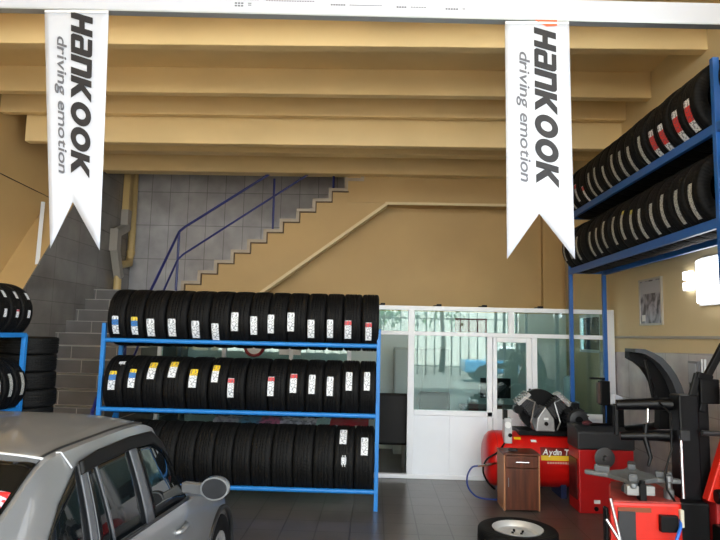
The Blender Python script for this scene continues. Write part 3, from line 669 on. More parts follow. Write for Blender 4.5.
def banner(name, label, TL, TR_, BL, BR, AP, txt):
    """corner tuples (x, y, z); AP = apex of the fishtail notch"""
    t = thing(name, label, 'banner', ((TL[0]+TR_[0])/2, TL[1], TL[2]), 'hanging fishtail banners')
    TLv, TRv, BLv, BRv, APv = map(Vector, (TL, TR_, BL, BR, AP)); N = 18; b = MB()
    def wav(u, v): return 0.012*math.sin(u*2.6+v*1.7)*v
    fr = (APv.x-BLv.x)/(BRv.x-BLv.x)
    def pos(u, v):
        bot = BLv.lerp(APv, u/fr) if u <= fr else APv.lerp(BRv, (u-fr)/(1-fr))
        top = TLv.lerp(TRv, u); p = top.lerp(bot, v); p.y += wav(u, v); return p
    us = [fr*i/5 for i in range(6)]+[fr+(1-fr)*i/5 for i in range(1, 6)]
    rows = [[pos(u, j/N) for u in us] for j in range(N+1)]
    b.grid(rows); o = b.build('cloth', BANNER, t, smooth=60); so = o.modifiers.new('thickness', 'SOLIDIFY'); so.thickness = 0.003; so.offset = 1
    H = TLv.z-BLv.z
    def place(mb):
        for i, p in enumerate(mb.v):
            z = p.z; u = p.x; xl = TLv.x+(BLv.x-TLv.x)*(TLv.z-z)/H; xr = TRv.x+(BRv.x-TRv.x)*(TRv.z-z)/H
            vv = max(0, min(1, (TLv.z-z)/H)); yy = TLv.y+(BLv.y-TLv.y)*vv
            mb.v[i] = Vector((xl+(xr-xl)*u, yy+0.012*math.sin(u*2.6+min(1, vv)*1.7)*vv-0.006+(p.y), z))
        return mb
    b1 = block_word('HanKOOK', txt['len'], txt['h'], 0.30)
    b1.v = [Vector((txt['u0']+p.y, -p.z, txt['z0']-p.x)) for p in b1.v]; place(b1).build('brand_lettering', INK, t)
    for wd_, o_, l_ in (('driving', 0.0, 0.435), ('emotion', 0.475, 0.525)):
        b2 = MB(); word(b2, wd_, (o_*txt['len2'],0,0), (1,0,0), (0,1,0), txt['len2']*l_, txt['h2'], bold=0.010, shear=0.14, thick=0.001)
        b2.v = [Vector((txt['u2']+p.y, -p.z, txt['z2']-p.x)) for p in b2.v]; place(b2).build('slogan_lettering', INKG, t)
    if txt.get('wing'):
        b3 = MB(); b3.prism([(txt['u0']+0.02, txt['z0']+0.052), (txt['u0']+0.36, txt['z0']+0.052), (txt['u0']+0.36, txt['z0']+0.010), (txt['u0']+0.20, txt['z0']+0.004), (txt['u0']+0.12, txt['z0']+0.022)], 'Y', -0.001, 0.001)
        place(b3).build('brand_mark', INKO, t)
    b4 = MB(); b4.bx(TL[0]+0.005, TR_[0]-0.005, TL[1]-0.008, TL[1]+0.008, TL[2]-0.022, TL[2]-0.008); b4.build('hem_rod', WHITE, t)
    return t
BYY = 3.93
banner('hanging_banner', 'white fishtail banner with brand lettering hanging in front of the staircase', (-2.41, BYY, 3.985), (-1.945, BYY, 3.985), (-2.235, BYY-0.0, 2.265), (-1.88, BYY, 2.255), (-2.10, BYY, 2.59),
       dict(len=1.19, h=0.34, u0=0.42, z0=3.972, len2=1.0, h2=0.15, u2=0.20, z2=3.79))
banner('hanging_banner', 'white fishtail banner with an orange mark hanging before the high wall rack', (0.885, 4.03, 3.985), (1.34, 4.03, 3.985), (0.895, 4.03, 2.265), (1.35, 4.03, 2.27), (1.115, 4.03, 2.585),
       dict(len=1.15, h=0.34, u0=0.45, z0=3.94, len2=0.95, h2=0.16, u2=0.22, z2=3.76, wing=True))
bpy.context.view_layer.update()

# ------------------------------------------------------------------ right wall things
WX = XR
po = thing('framed_poster', 'framed grey poster on the cream wall under the high tyre rack', 'poster', (WX, 6.5, 2.15))
PM = bpy.data.materials.new('poster_print'); PM.use_nodes = True; nt = PM.node_tree; pb = nt.nodes['Principled BSDF']; pb.inputs['Roughness'].default_value = 0.3
g = nt.nodes.new('ShaderNodeTexCoord'); mp = nt.nodes.new('ShaderNodeMapping'); mp.inputs['Scale'].default_value = (1, 5, 4); nt.links.new(g.outputs['Object'], mp.inputs[0])
n = nt.nodes.new('ShaderNodeTexNoise'); n.inputs['Scale'].default_value = 1.4; n.inputs['Detail'].default_value = 3; n.inputs['Distortion'].default_value = 1.2; nt.links.new(mp.outputs[0], n.inputs[0])
r = nt.nodes.new('ShaderNodeValToRGB'); r.color_ramp.elements[0].position = 0.38; r.color_ramp.elements[0].color = (*lin((60, 60, 72)), 1); r.color_ramp.elements[1].position = 0.62; r.color_ramp.elements[1].color = (*lin((176, 176, 190)), 1)
nt.links.new(n.outputs['Fac'], r.inputs[0]); nt.links.new(r.outputs[0], pb.inputs['Base Color'])
MB().bx(WX-0.014, WX-0.01, 6.25, 6.74, 1.92, 2.40).build('print', PM, po)
MB().bx(WX-0.016, WX-0.012, 6.26, 6.73, 2.25, 2.38).build('pale_heading', mat('poster_pale', (176, 178, 186), 0.4), po)
MB().bx(WX-0.016, WX-0.012, 6.62, 6.70, 1.95, 2.02).build('corner_badge', WHITE, po)
b = MB()
for (y0, y1, z0, z1) in ((6.23, 6.76, 2.395, 2.415), (6.23, 6.76, 1.905, 1.925), (6.235, 6.255, 1.91, 2.41), (6.735, 6.755, 1.91, 2.41)): b.bx(WX-0.022, WX, y0, y1, z0, z1)
b.build('frame', mat('poster_frame', (186, 182, 176), 0.3, 0.5), po)
LAMP = mat('lamp_diffuser', (255, 255, 245), 0.4, emit=(246, 250, 255), estr=2.6)
wl = thing('bulkhead_lamp', 'lit square wall lamp glaring white on the cream wall', 'lamp', (WX, 5.33, 2.25))
MB().bx(WX-0.03, WX, 5.10, 5.50, 2.06, 2.50).build('back_plate', WHITE, wl, bevel=0.004)
MB().bx(WX-0.07, WX-0.03, 5.12, 5.48, 2.08, 2.48).build('diffuser', LAMP, wl, bevel=0.02)
b = MB(); b.bx(WX-0.05, WX, 5.62, 5.74, 2.32, 2.40); b.bx(WX-0.05, WX, 5.62, 5.74, 2.22, 2.30); tag(b.build('twin_lamp', LAMP, bevel=0.008), 'small pair of glowing white lamps beside the glaring wall lamp', 'lamp')
sw = thing('switch_box', 'grey flat switch box on the tiled dado near the wall lamp', 'switch box', (WX, 5.6, 1.42))
MB().bx(WX-0.05, WX-0.01, 5.53, 5.70, 1.34, 1.555).build('housing', mat('switchbox', (120, 120, 124), 0.5), sw, bevel=0.004)
MB().bx(WX-0.056, WX-0.05, 5.55, 5.68, 1.36, 1.535).build('cover', mat('switchbox_cover', (160, 160, 166), 0.4), sw)
for y in (5.49, 5.44): tag(MB().cyl((WX-0.03, y, 1.34), (WX-0.03, y, 1.58), 0.009, n=8).build('conduit', WHITE), 'thin white conduit beside the grey switch box, %s' % ('next to the box' if y > 5.47 else 'farther from the box'), 'conduit', 'conduits beside the switch box')

# ------------------------------------------------------------------ compressor
cp = thing('air_compressor', 'red horizontal-tank air compressor with a twin-cylinder pump before the office', 'compressor', (1.78, 6.92, 0))
TYc, TZ, TRd = 6.92, 0.385, 0.30
prof = [(1.25, 0.0), (1.252, 0.10), (1.262, 0.19), (1.285, 0.25), (1.32, 0.285), (1.36, TRd), (2.16, TRd), (2.20, 0.285), (2.235, 0.25), (2.258, 0.19), (2.268, 0.10), (2.27, 0.0)]
MB().lathe(prof, (0, TYc, TZ), 'X', 48).build('tank', RED, cp, smooth=40)
MB().tube([(1.37, TYc+(TRd+0.001)*math.cos(2*PI*k/40), TZ+(TRd+0.001)*math.sin(2*PI*k/40)) for k in range(40)], 0.004, 6, closed=True).build('weld_seam', DRED, cp)
for x in (1.45, 2.1):
    MB().bx(x-0.03, x+0.03, TYc-0.18, TYc+0.18, 0.0, 0.15).build('foot', mat('compressor_foot', (30, 40, 74), 0.4), cp)
b = MB(); b.bx(1.62, 2.34, TYc-0.17, TYc+0.17, TZ+TRd-0.02, TZ+TRd+0.03); b.build('mounting_plate', BLACK, cp)
pz = 0.715
b = MB(); b.prism([(1.80, pz), (2.01, pz), (2.0, pz+0.14), (1.905, pz+0.27), (1.815, pz+0.14)], 'Y', 6.72, 6.98); b.build('crankcase', ALU, cp, bevel=0.012)
MB().lathe([(6.705, 0.0), (6.705, 0.022), (6.73, 0.022)], (1.91, 0, pz+0.085), 'Y', 16).build('oil_sight', BLACK, cp)
MB().bx(1.885, 1.935, 6.712, 6.722, pz+0.125, pz+0.15).build('maker_plate', WHITE, cp)
for sgn in (-1, 1):
    a = math.radians(42)*sgn; ax = Vector((math.sin(a), 0, math.cos(a))); base = Vector((1.905+0.05*sgn, 6.86, pz+0.15)); Rm = Euler((0, a, 0)).to_matrix()
    cyl_o = MB()
    for k in range(7):
        c = base+ax*(0.05+0.026*k); cyl_o.box(c, (0.15, 0.17, 0.012), Rm); cyl_o.box(c+ax*0.013, (0.12, 0.14, 0.016), Rm)
    cyl_o.build('cylinder', DGREY, cp)
    h = MB(); c = base+ax*0.255; h.box(c, (0.18, 0.18, 0.035), Rm)
    for k in range(6): h.box(c+ax*0.028+Rm @ Vector((-0.075+0.03*k, 0, 0)), (0.012, 0.17, 0.025), Rm)
    h.build('cylinder_head', ALU, cp)
    f = MB(); c = base+ax*0.20+Rm @ Vector((0.12*sgn, -0.02, 0.01)); f.lathe([(-0.05, 0.0), (-0.05, 0.05), (0.05, 0.05), (0.05, 0.0)], c, 'Y', 18); f.build('air_filter', BLACK, cp, smooth=40)
    MB().tube([base+ax*0.26+Vector((0.0, -0.08, 0.02)), base+ax*0.22+Vector((-0.09*sgn, -0.11, 0.0)), Vector((1.905+0.16*sgn, 6.72, pz+0.10)), Vector((1.905+0.13*sgn, 6.74, pz+0.02))], 0.009, 8).build('copper_pipe', STEEL, cp)
b = MB(); b.lathe([(7.03, 0.0), (7.03, 0.235), (7.10, 0.235), (7.10, 0.0)], (1.92, 0, pz+0.20), 'Y', 36); b.prism([(1.92, pz+0.43), (2.36, pz+0.28), (2.36, pz+0.0), (1.92, pz-0.02)], 'Y', 7.035, 7.095); b.build('belt_guard', BLACK, cp)
mt = MB(); mt.lathe([(6.72, 0.0), (6.72, 0.055), (6.735, 0.10), (6.76, 0.115), (6.98, 0.115), (7.0, 0.10), (7.0, 0.0)], (2.275, 0, pz+0.13), 'Y', 32)
for k in range(20):
    a = 2*PI*k/20; mt.box((2.275+0.12*math.cos(a), 6.87, pz+0.13+0.12*math.sin(a)), (0.022, 0.2, 0.006), (0, -a, 0))
mo_ = mt.build('motor', DGREY, cp, smooth=35)
MB().lathe([(6.712, 0.0), (6.712, 0.04), (6.722, 0.045)], (2.275, 0, pz+0.13), 'Y', 20).build('fan_hub', BLACK, mo_)
MB().bx(2.21, 2.33, 6.78, 6.94, pz-0.02, pz+0.03).build('motor_foot', DGREY, mo_)
MB().bx(2.22, 2.30, 6.78, 6.92, pz+0.24, pz+0.31).build('terminal_box', BLACK, mo_, bevel=0.006)
ps = MB().bx(1.44, 1.525, 6.66, 6.78, TZ+0.20, TZ+0.47).build('pressure_switch', mat('switch_grey', (186, 188, 192), 0.4), cp, bevel=0.01)
MB().bx(1.435, 1.48, 6.68, 6.75, TZ+0.45, TZ+0.56).build('switch_cap', BLACK, ps, bevel=0.006)
MB().lathe([(6.64, 0.0), (6.64, 0.035), (6.662, 0.035)], (1.475, 0, TZ+0.40), 'Y', 20).build('gauge', WHITE, ps)
MB().lathe([(6.652, 0.0), (6.652, 0.022), (6.662, 0.022)], (1.50, 0, TZ+0.29), 'Y', 16).build('knob', BLACK, ps)
def onTank(x, z0, z1, n=8):
    out = []
    for j in range(n+1):
        z = z0+(z1-z0)*j/n; out.append((TYc-math.sqrt((TRd+0.003)**2-(z-TZ)**2), z))
    return out
def tank_patch(x0, x1, z0, z1, M, name):
    prf = onTank(0, z0, z1); b = MB(); b.grid([[(x0, y, z), (x1, y, z)] for y, z in prf]); return b.build(name, M, cp)
sg = tank_patch(1.825, 2.24, 0.475, 0.555, mat('plate_black_red', (112, 14, 14), 0.4), 'name_plate')
tank_patch(1.825, 2.24, 0.425, 0.475, YELLOW, 'yellow_strip')
yp = TYc-math.sqrt((TRd+0.004)**2-(0.52-TZ)**2)
b = MB(); word(b, 'Aydın Tr', (1.842, TYc-0.2935, 0.484), (1, 0, 0), (0, 0.40, 0.917), 0.32, 0.062, bold=0.02, shear=0.25, thick=0.001); b.build('name_lettering', WHITE, cp)
b = MB()
for k in range(12): b.bx(1.89+0.027*k, 1.91+0.027*k, TYc-TRd-0.006, TYc-TRd+0.002, 0.392, 0.412)
b.build('small_lettering', mat('faded_print', (215, 160, 150), 0.5), cp)
tank_patch(1.56, 1.635, 0.62, 0.642, YELLOW, 'warning_sticker'); tank_patch(1.74, 1.80, 0.60, 0.622, WHITE, 'white_sticker')
MB().tube([(1.37, 6.64, 0.385), (1.22, 6.60, 0.36), (1.13, 6.58, 0.355)], 0.013, 8).build('outlet_valve', CHROME, cp)
MB().tube(smooth_path([(1.46, 6.70, 0.60), (1.36, 6.62, 0.5), (1.24, 6.62, 0.42), (1.20, 6.63, 0.30), (1.25, 6.64, 0.18), (1.33, 6.66, 0.10)]), 0.010, 8).build('drain_hose', BLACK, cp, smooth=True)
tag(MB().tube(smooth_path([(1.13, 6.58, 0.355), (1.07, 6.57, 0.34), (1.02, 6.55, 0.26), (1.02, 6.55, 0.16), (1.07, 6.55, 0.08), (1.15, 6.56, 0.03), (1.30, 6.58, 0.012), (1.55, 6.62, 0.012)]), 0.009, 10).build('air_hose', mat('hose_blue', (36, 60, 130), 0.4)), 'blue air hose curving from the compressor valve to the floor', 'hose')

# ------------------------------------------------------------------ wooden cabinet
WOOD = bpy.data.materials.new('brown_wood'); WOOD.use_nodes = True; nt = WOOD.node_tree; wb = nt.nodes['Principled BSDF']; wb.inputs['Roughness'].default_value = 0.4
tc = nt.nodes.new('ShaderNodeTexCoord'); mp = nt.nodes.new('ShaderNodeMapping'); mp.inputs['Scale'].default_value = (14, 14, 1.2); nt.links.new(tc.outputs['Object'], mp.inputs[0])
n = nt.nodes.new('ShaderNodeTexNoise'); n.inputs['Scale'].default_value = 1.5; n.inputs['Detail'].default_value = 6; nt.links.new(mp.outputs[0], n.inputs[0])
r = nt.nodes.new('ShaderNodeValToRGB'); r.color_ramp.elements[0].position = 0.32; r.color_ramp.elements[0].color = (*lin((66, 34, 20)), 1); r.color_ramp.elements[1].position = 0.7; r.color_ramp.elements[1].color = (*lin((112, 60, 38)), 1)
nt.links.new(n.outputs['Fac'], r.inputs[0]); nt.links.new(r.outputs[0], wb.inputs['Base Color'])
EDGE = mat('wood_edge', (176, 120, 82), 0.5)
wc = thing('wooden_cabinet', 'small brown wooden cabinet standing before the red compressor tank', 'cabinet', (1.58, 6.3, 0))
CY0, CY1, CX0, CX1 = 6.22, 6.54, 1.335, 1.70
b = MB(); b.bx(CX0, CX0+0.016, CY0, CY1, 0, 0.545); b.bx(CX1-0.016, CX1, CY0, CY1, 0, 0.545); b.bx(CX0, CX1, CY1-0.01, CY1, 0, 0.545); b.bx(CX0, CX1, CY0+0.02, CY1, 0.05, 0.066); b.build('body', EDGE, wc)
MB().bx(CX0-0.004, CX1+0.004, CY0-0.01, CY1, 0.545, 0.562).build('top', WOOD, wc, bevel=0.003)
d1 = MB().bx(CX0+0.018, CX1-0.018, CY0-0.014, CY0+0.004, 0.425, 0.538).build('drawer', WOOD, wc, bevel=0.003)
MB().tube([(1.45, CY0-0.014, 0.483), (1.452, CY0-0.035, 0.483), (1.58, CY0-0.035, 0.483), (1.582, CY0-0.014, 0.483)], 0.006, 8).build('handle', CHROME, d1)
d2 = MB().bx(CX0+0.018, CX1-0.018, CY0-0.014, CY0+0.004, 0.012, 0.418).build('door', WOOD, wc, bevel=0.003)
MB().tube([(1.375, CY0-0.014, 0.24), (1.375, CY0-0.035, 0.242), (1.375, CY0-0.035, 0.33), (1.375, CY0-0.014, 0.332)], 0.005, 8).build('handle', CHROME, d2)
b = MB(); b.add([(1.37, 6.25, 0.562), (1.52, 6.24, 0.562), (1.54, 6.42, 0.562), (1.38, 6.44, 0.562), (1.41, 6.29, 0.600), (1.49, 6.28, 0.61), (1.50, 6.38, 0.59), (1.42, 6.40, 0.60)], [(0,3,2,1),(4,5,6,7),(0,1,5,4),(1,2,6,5),(2,3,7,6),(3,0,4,7)])
ob = b.build('work_cloth', mat('dark_cloth', (46, 44, 46), 0.9, bump=0.4, bscale=40)); sb = ob.modifiers.new('sub', 'SUBSURF'); sb.levels = 2; sb.render_levels = 2
tag(ob, 'crumpled dark cloth lying on the brown wooden cabinet', 'cloth')

# ------------------------------------------------------------------ wheel balancer
wb_ = thing('wheel_balancer', 'red wheel balancer cabinet with dark grey top and curved black guard', 'wheel balancer', (2.36, 6.4, 0))
b = MB(); b.prism([(2.085, 6.2), (2.64, 6.2), (2.64, 6.52), (2.085, 6.52)], 'Z', 0.0, 0.625); b.build('body', DRED, wb_, bevel=0.012)
b = MB(); b.prism([(6.19, 0.625), (6.53, 0.625), (6.53, 0.85), (6.30, 0.85), (6.19, 0.80)], 'X', 2.075, 2.65); b.build('top_tray', DGREY, wb_, bevel=0.015)
b = MB()
for i in range(3):
    for j in range(2): b.bx(2.14+0.16*i, 2.26+0.16*i, 6.33+0.1*j, 6.41+0.1*j, 0.848, 0.853)
b.build('tray_pockets', BLACK, wb_)
MB().bx(2.078, 2.084, 6.25, 6.48, 0.12, 0.52).build('side_decal', mat('decal_dark', (70, 22, 24), 0.4, var=0.6, vscale=14), wb_)
b = MB(); b.lathe([(6.19, 0.045), (6.115, 0.045), (6.112, 0.10), (6.10, 0.10), (6.094, 0.075), (6.092, 0.03), (6.04, 0.026), (6.035, 0.0)], (2.31, 0, 0.565), 'Y', 32); b.build('shaft_flange', mat('flange_grey', (96, 96, 98), 0.4, 0.6), wb_, smooth=40)
MB().bx(2.23, 2.29, 6.192, 6.202, 0.10, 0.135).build('rating_plate', WHITE, wb_)
MB().lathe([(6.19, 0.0), (6.19, 0.022), (6.2, 0.022)], (2.25, 0, 0.05), 'Y', 12).build('socket', BLACK, wb_)
# guard: crescent shell over the wheel position
OUT = [(2.285, 1.662), (2.37, 1.66), (2.445, 1.63), (2.52, 1.585), (2.585, 1.515), (2.635, 1.44), (2.675, 1.352), (2.708, 1.24), (2.722, 1.12), (2.716, 0.966)]
INN = [(2.282, 1.575), (2.35, 1.54), (2.41, 1.49), (2.455, 1.425), (2.49, 1.35), (2.515, 1.27), (2.53, 1.174), (2.535, 1.10), (2.532, 1.03), (2.525, 0.959)]
MID = [((a[0]*0.66+c[0]*0.34), (a[1]*0.66+c[1]*0.34)) for a, c in zip(OUT, INN)]
def strip(A, B_, y0, y1):
    b = MB(); rows = [[(a[0], y0, a[1]), (a[0], y1, a[1]), (c[0], y1, c[1]), (c[0], y0, c[1]), (a[0], y0, a[1])] for a, c in zip(A, B_)]
    b.grid(rows); b.add(rows[0][:4], [(0, 1, 2, 3)]); b.add(rows[-1][:4], [(3, 2, 1, 0)]); return b
strip(OUT, MID, 5.28, 5.50).build('guard_rim', mat('guard_slate', (60, 64, 70), 0.4), wb_, smooth=35)
strip(MID, INN, 5.40, 5.50).build('guard_web', BLACK, wb_, smooth=35)
MB().tube([(2.36, 5.27, 1.565), (2.424, 5.26, 1.204)], 0.014, 8).build('gas_strut', BLACK, wb_)
b = MB(); b.tube([(2.60, 5.45, 1.0), (2.66, 5.8, 0.93), (2.60, 6.42, 0.80)], 0.035, 10); b.build('guard_arm', BLACK, wb_, smooth=True)
b = MB(); b.cyl((2.41, 6.36, 0.84), (2.41, 6.36, 1.34), 0.015, n=8); b.bx(2.27, 2.42, 6.34, 6.38, 1.32, 1.34); b.build('display_mast', BLACK, wb_)
dsp = MB().bx(2.35, 2.45, 6.28, 6.36, 1.06, 1.31).build('display_head', BLACK, wb_, bevel=0.008)
MB().bx(2.33, 2.352, 6.29, 6.35, 1.08, 1.29).build('display_face', mat('display_brown', (84, 66, 58), 0.4), dsp)
b = MB(); b.box((2.52, 6.30, 1.115), (0.12, 0.05, 0.10), (0, 0.3, 0.5)); wbx = tag(b.build('paper_box', mat('paper_white', (214, 220, 232), 0.5), bevel=0.004), 'small white tilted box on the wheel balancer beside the display', 'box')
MB()
b = MB(); b.bx(2.46, 2.58, 6.27, 6.42, 0.85, 1.06); b.build('box_bracket', BLACK, wb_, bevel=0.005)
b = MB(); b.add([(2.13, 6.25, 0.84), (2.30, 6.23, 0.835), (2.32, 6.40, 0.852), (2.15, 6.42, 0.852), (2.17, 6.29, 0.895), (2.25, 6.28, 0.92), (2.27, 6.36, 0.90), (2.19, 6.38, 0.905)], [(0,3,2,1),(4,5,6,7),(0,1,5,4),(1,2,6,5),(2,3,7,6),(3,0,4,7)])
ob = b.build('work_glove', mat('glove_maroon', (72, 26, 34), 0.8, var=0.5, vscale=20)); sb = ob.modifiers.new('sub', 'SUBSURF'); sb.levels = 2; sb.render_levels = 2
tag(ob, 'dark red and black work glove lying on the balancer top', 'glove')
b = MB()
b.bar((2.22, 6.25, 0.868), (2.56, 6.33, 0.87), 0.028, 0.024); tag(b.build('hand_tool', BLACKM, bevel=0.006), 'black bar tool lying on the wheel balancer top', 'tool')

# ------------------------------------------------------------------ tyre changer
tc_ = thing('tyre_changer', 'orange-red tyre changer with grey clamping turntable and black column', 'tyre changer', (1.95, 4.6, 0))
b = MB(); b.prism([(1.665, 4.33), (2.16, 4.33), (2.22, 4.45), (2.26, 4.92), (1.89, 4.92)], 'Z', 0.03, 0.603); b.build('base_cabinet', ORED, tc_, bevel=0.02)
MB().prism([(1.68, 4.34), (2.16, 4.34), (2.21, 4.45), (2.25, 4.91), (1.90, 4.91)], 'Z', 0.600, 0.612).build('top_plate', mat('worn_top', (150, 52, 44), 0.5, var=0.3, vscale=12), tc_)
MB().bx(1.72, 1.84, 4.318, 4.335, 0.12, 0.545).build('front_recess', DGREY, tc_, bevel=0.004)
MB().bx(2.0, 2.12, 4.29, 4.34, 0.42, 0.53).build('control_box', BLACK, tc_, bevel=0.006)
MB().bx(1.72, 1.95, 4.325, 4.345, 0.54, 0.57).build('decal_strip', mat('decal_brown', (120, 60, 30), 0.5), tc_)
MB().lathe([(0.60, 0.09), (0.64, 0.085), (0.66, 0.07), (0.70, 0.07)], (1.95, 4.6, 0), 'Z', 24).build('spindle', DGREY, tc_, smooth=40)
# turntable: four-armed plate
pts = []
for k in range(4):
    a = k*PI/2+math.radians(158)
    for da, rr_ in ((-0.34, 0.18), (-0.05, 0.335), (0.05, 0.335), (0.34, 0.18)): pts.append((1.95+rr_*math.cos(a+da), 4.62+rr_*math.sin(a+da)))
MB().prism(pts, 'Z', 0.70, 0.735).build('turntable', mat('turntable_grey', (118, 122, 124), 0.4, 0.5, var=0.15, vscale=14), tc_, bevel=0.01)
for k in range(4):
    a = k*PI/2+math.radians(158); c = Vector((1.95+0.21*math.cos(a), 4.62+0.21*math.sin(a), 0.755))
    j = MB(); j.box(c, (0.11, 0.06, 0.045), (0, 0, a)); j.box(c+Vector((0.03*math.cos(a), 0.03*math.sin(a), 0.015)), (0.035, 0.05, 0.025), (0, -0.4, a)); j.build('clamp_jaw', mat('jaw_dark', (84, 86, 88), 0.45, 0.4), tc_, bevel=0.006)
b = MB(); b.bx(1.79, 1.875, 4.33, 4.39, 0.65, 0.715); b.bx(1.915, 1.985, 4.33, 4.39, 0.65, 0.715); b.build('jaw_cylinder', mat('jaw_pale', (150, 150, 148), 0.45, 0.5), tc_, bevel=0.006)
b = MB(); b.bx(1.873, 1.917, 4.31, 4.38, 0.62, 0.73); b.cyl((1.895, 4.33, 0.72), (1.895, 4.33, 0.755), 0.02, n=12); b.build('jaw_valve', BLACK, tc_, bevel=0.004)
b = MB(); b.bx(2.24, 2.385, 4.47, 4.62, 0.0, 1.34); b.build('column', BLACKM, tc_, bevel=0.012)
b = MB(); b.bx(2.17, 2.385, 4.38, 4.52, 0.0, 0.60); b.build('column_foot', BLACK, tc_, bevel=0.015)
b = MB(); b.tube([(2.235, 4.45, 1.05), (2.222, 4.42, 0.62)], 0.012, 10); b.build('air_rod', CHROME, tc_, smooth=40)
b = MB(); b.bx(2.225, 2.29, 4.43, 4.48, 1.02, 1.09); b.build('rod_bracket', DGREY, tc_)
b = MB(); b.tube([(2.30, 4.58, 1.26), (2.14, 4.64, 1.255), (1.875, 4.70, 1.235)], [0.05, 0.045, 0.038], 12); b.build('upper_arm', BLACKM, tc_, smooth=40)
b = MB(); b.tube([(2.30, 4.60, 1.02), (2.14, 4.64, 1.02), (1.90, 4.70, 1.0)], [0.045, 0.04, 0.032], 12); b.build('lower_arm', BLACKM, tc_, smooth=40)
b = MB(); b.bx(1.86, 1.89, 4.69, 4.73, 1.0, 1.24); b.build('arm_post', BLACK, tc_, bevel=0.008)
b = MB(); b.tube([(2.08, 4.62, 1.22), (2.075, 4.62, 1.12)], 0.012, 10); b.build('mount_rod', CHROME, tc_)
b = MB(); b.tube([(2.08, 4.66, 1.10), (2.06, 4.64, 1.0), (2.09, 4.62, 0.86), (2.06, 4.6, 0.80)], [0.018, 0.02, 0.016, 0.010], 10); b.build('mount_head', BLACKM, tc_, smooth=40)
b = MB(); b.tube([(2.15, 4.58, 1.27), (2.19, 4.50, 1.2), (2.17, 4.46, 0.95), (2.11, 4.44, 0.80), (2.10, 4.40, 0.68), (2.14, 4.36, 0.60)], 0.008, 8); b.build('air_line', BLACK, tc_, smooth=True)
b = MB(); b.lathe([(0.60, 0.035), (0.67, 0.035), (0.69, 0.016), (0.72, 0.016), (0.73, 0.03), (0.77, 0.03), (0.785, 0.0)], (2.13, 4.44, 0), 'Z', 18); b.build('regulator', mat('regulator_grey', (120, 122, 124), 0.35, 0.6), tc_, smooth=40)
MB().tube([(2.15, 4.33, 0.50), (2.12, 4.27, 0.46), (2.07, 4.25, 0.36), (2.055, 4.26, 0.2), (2.06, 4.30, 0.08)], 0.011, 10).build('blue_hose', mat('hose_bright_blue', (34, 104, 200), 0.35), tc_, smooth=True)
MB().bx(2.14, 2.165, 4.30, 4.335, 0.45, 0.57).build('filter_bowl', mat('bowl_pale', (206, 200, 180), 0.3), tc_, bevel=0.006)
b = MB(); b.tube([(1.66, 4.30, 0.635), (1.72, 4.25, 0.30)], 0.011, 8); b.build('pry_bar_rest', STEEL, tc_); b = MB(); b.tube([(1.62, 4.28, 0.50), (1.72, 4.24, 0.33)], 0.010, 8); b.build('pedal_rod', STEEL, tc_)
b = MB(); b.bx(1.66, 2.14, 4.22, 4.26, 0.28, 0.325); b.bx(1.66, 1.70, 4.24, 4.34, 0.28, 0.325); b.bx(2.10, 2.14, 4.24, 4.34, 0.28, 0.325); b.build('pedal_bar', DGREY, tc_, bevel=0.006)
for x in (1.74, 1.92, 2.08): MB().bx(x-0.035, x+0.035, 4.16, 4.34, 0.05, 0.065).build('pedal', BLACK, tc_, bevel=0.004)
for x in (1.75, 2.1):
    for y in (4.42, 4.85): MB().cyl((x, y, 0), (x, y, 0.04), 0.03, n=12).build('foot', BLACK, tc_)
b = MB(); b.bx(1.64, 1.665, 4.34, 4.40, 0.3, 0.56); b.build('bead_breaker_pad', BLACK, tc_, bevel=0.01)

# ------------------------------------------------------------------ bead-press helper machine at the edge
hp = thing('bead_press_arm', 'red slanted press arm with black linkages at the edge beside the column', 'press arm', (2.6, 4.4, 0))
b = MB(); b.prism([(2.36, 0.62), (2.46, 0.60), (2.72, 1.05), (2.80, 1.40), (2.60, 1.32), (2.50, 1.03)], 'Y', 4.36, 4.44); b.build('slanted_plate', ORED, hp, bevel=0.008)
b = MB(); b.bx(2.44, 2.75, 4.40, 4.62, 0.0, 0.62); b.build('base', mat('press_red', (170, 34, 36), 0.4), hp, bevel=0.015)
b = MB(); b.bx(2.45, 2.75, 4.27, 4.38, 0.60, 0.80); b.bx(2.40, 2.70, 4.28, 4.40, 0.32, 0.46); b.cyl((2.40, 4.33, 0.66), (2.56, 4.33, 0.66), 0.05, n=14); b.build('cylinder_block', BLACK, hp, bevel=0.012)
b = MB(); b.tube([(2.37, 4.42, 1.08), (2.75, 4.42, 1.07)], 0.02, 10); b.build('cross_pipe', DGREY, hp)
b = MB(); b.bar((2.35, 4.5, 1.33), (2.40, 4.5, 1.50), 0.05, 0.03, (0, 1, 0)); b.bar((2.39, 4.5, 1.49), (2.50, 4.5, 1.46), 0.05, 0.045, (0, 1, 0)); b.bar((2.45, 4.5, 1.45), (2.60, 4.5, 1.72), 0.05, 0.04, (0, 1, 0)); b.bar((2.41, 4.5, 1.22), (2.48, 4.5, 1.45), 0.05, 0.05, (0, 1, 0)); b.bx(2.40, 2.54, 4.47, 4.55, 1.28, 1.46); b.build('linkage', BLACK, hp, bevel=0.008)
b = MB(); b.bx(2.385, 2.47, 4.5, 4.6, 0.6, 1.42); b.build('mast', BLACK, hp, bevel=0.008)
b = MB(); b.tube([(2.58, 4.38, 1.25), (2.58, 4.38, 1.28), (2.57, 4.38, 1.42)], [0.03, 0.06, 0.06], 16); b.build('bottle', RED, hp, smooth=40)
b = MB(); b.tube([(2.575, 4.376, 1.29), (2.572, 4.376, 1.37)], 0.062, 16); b.build('bottle_label', WHITE, hp, smooth=40)

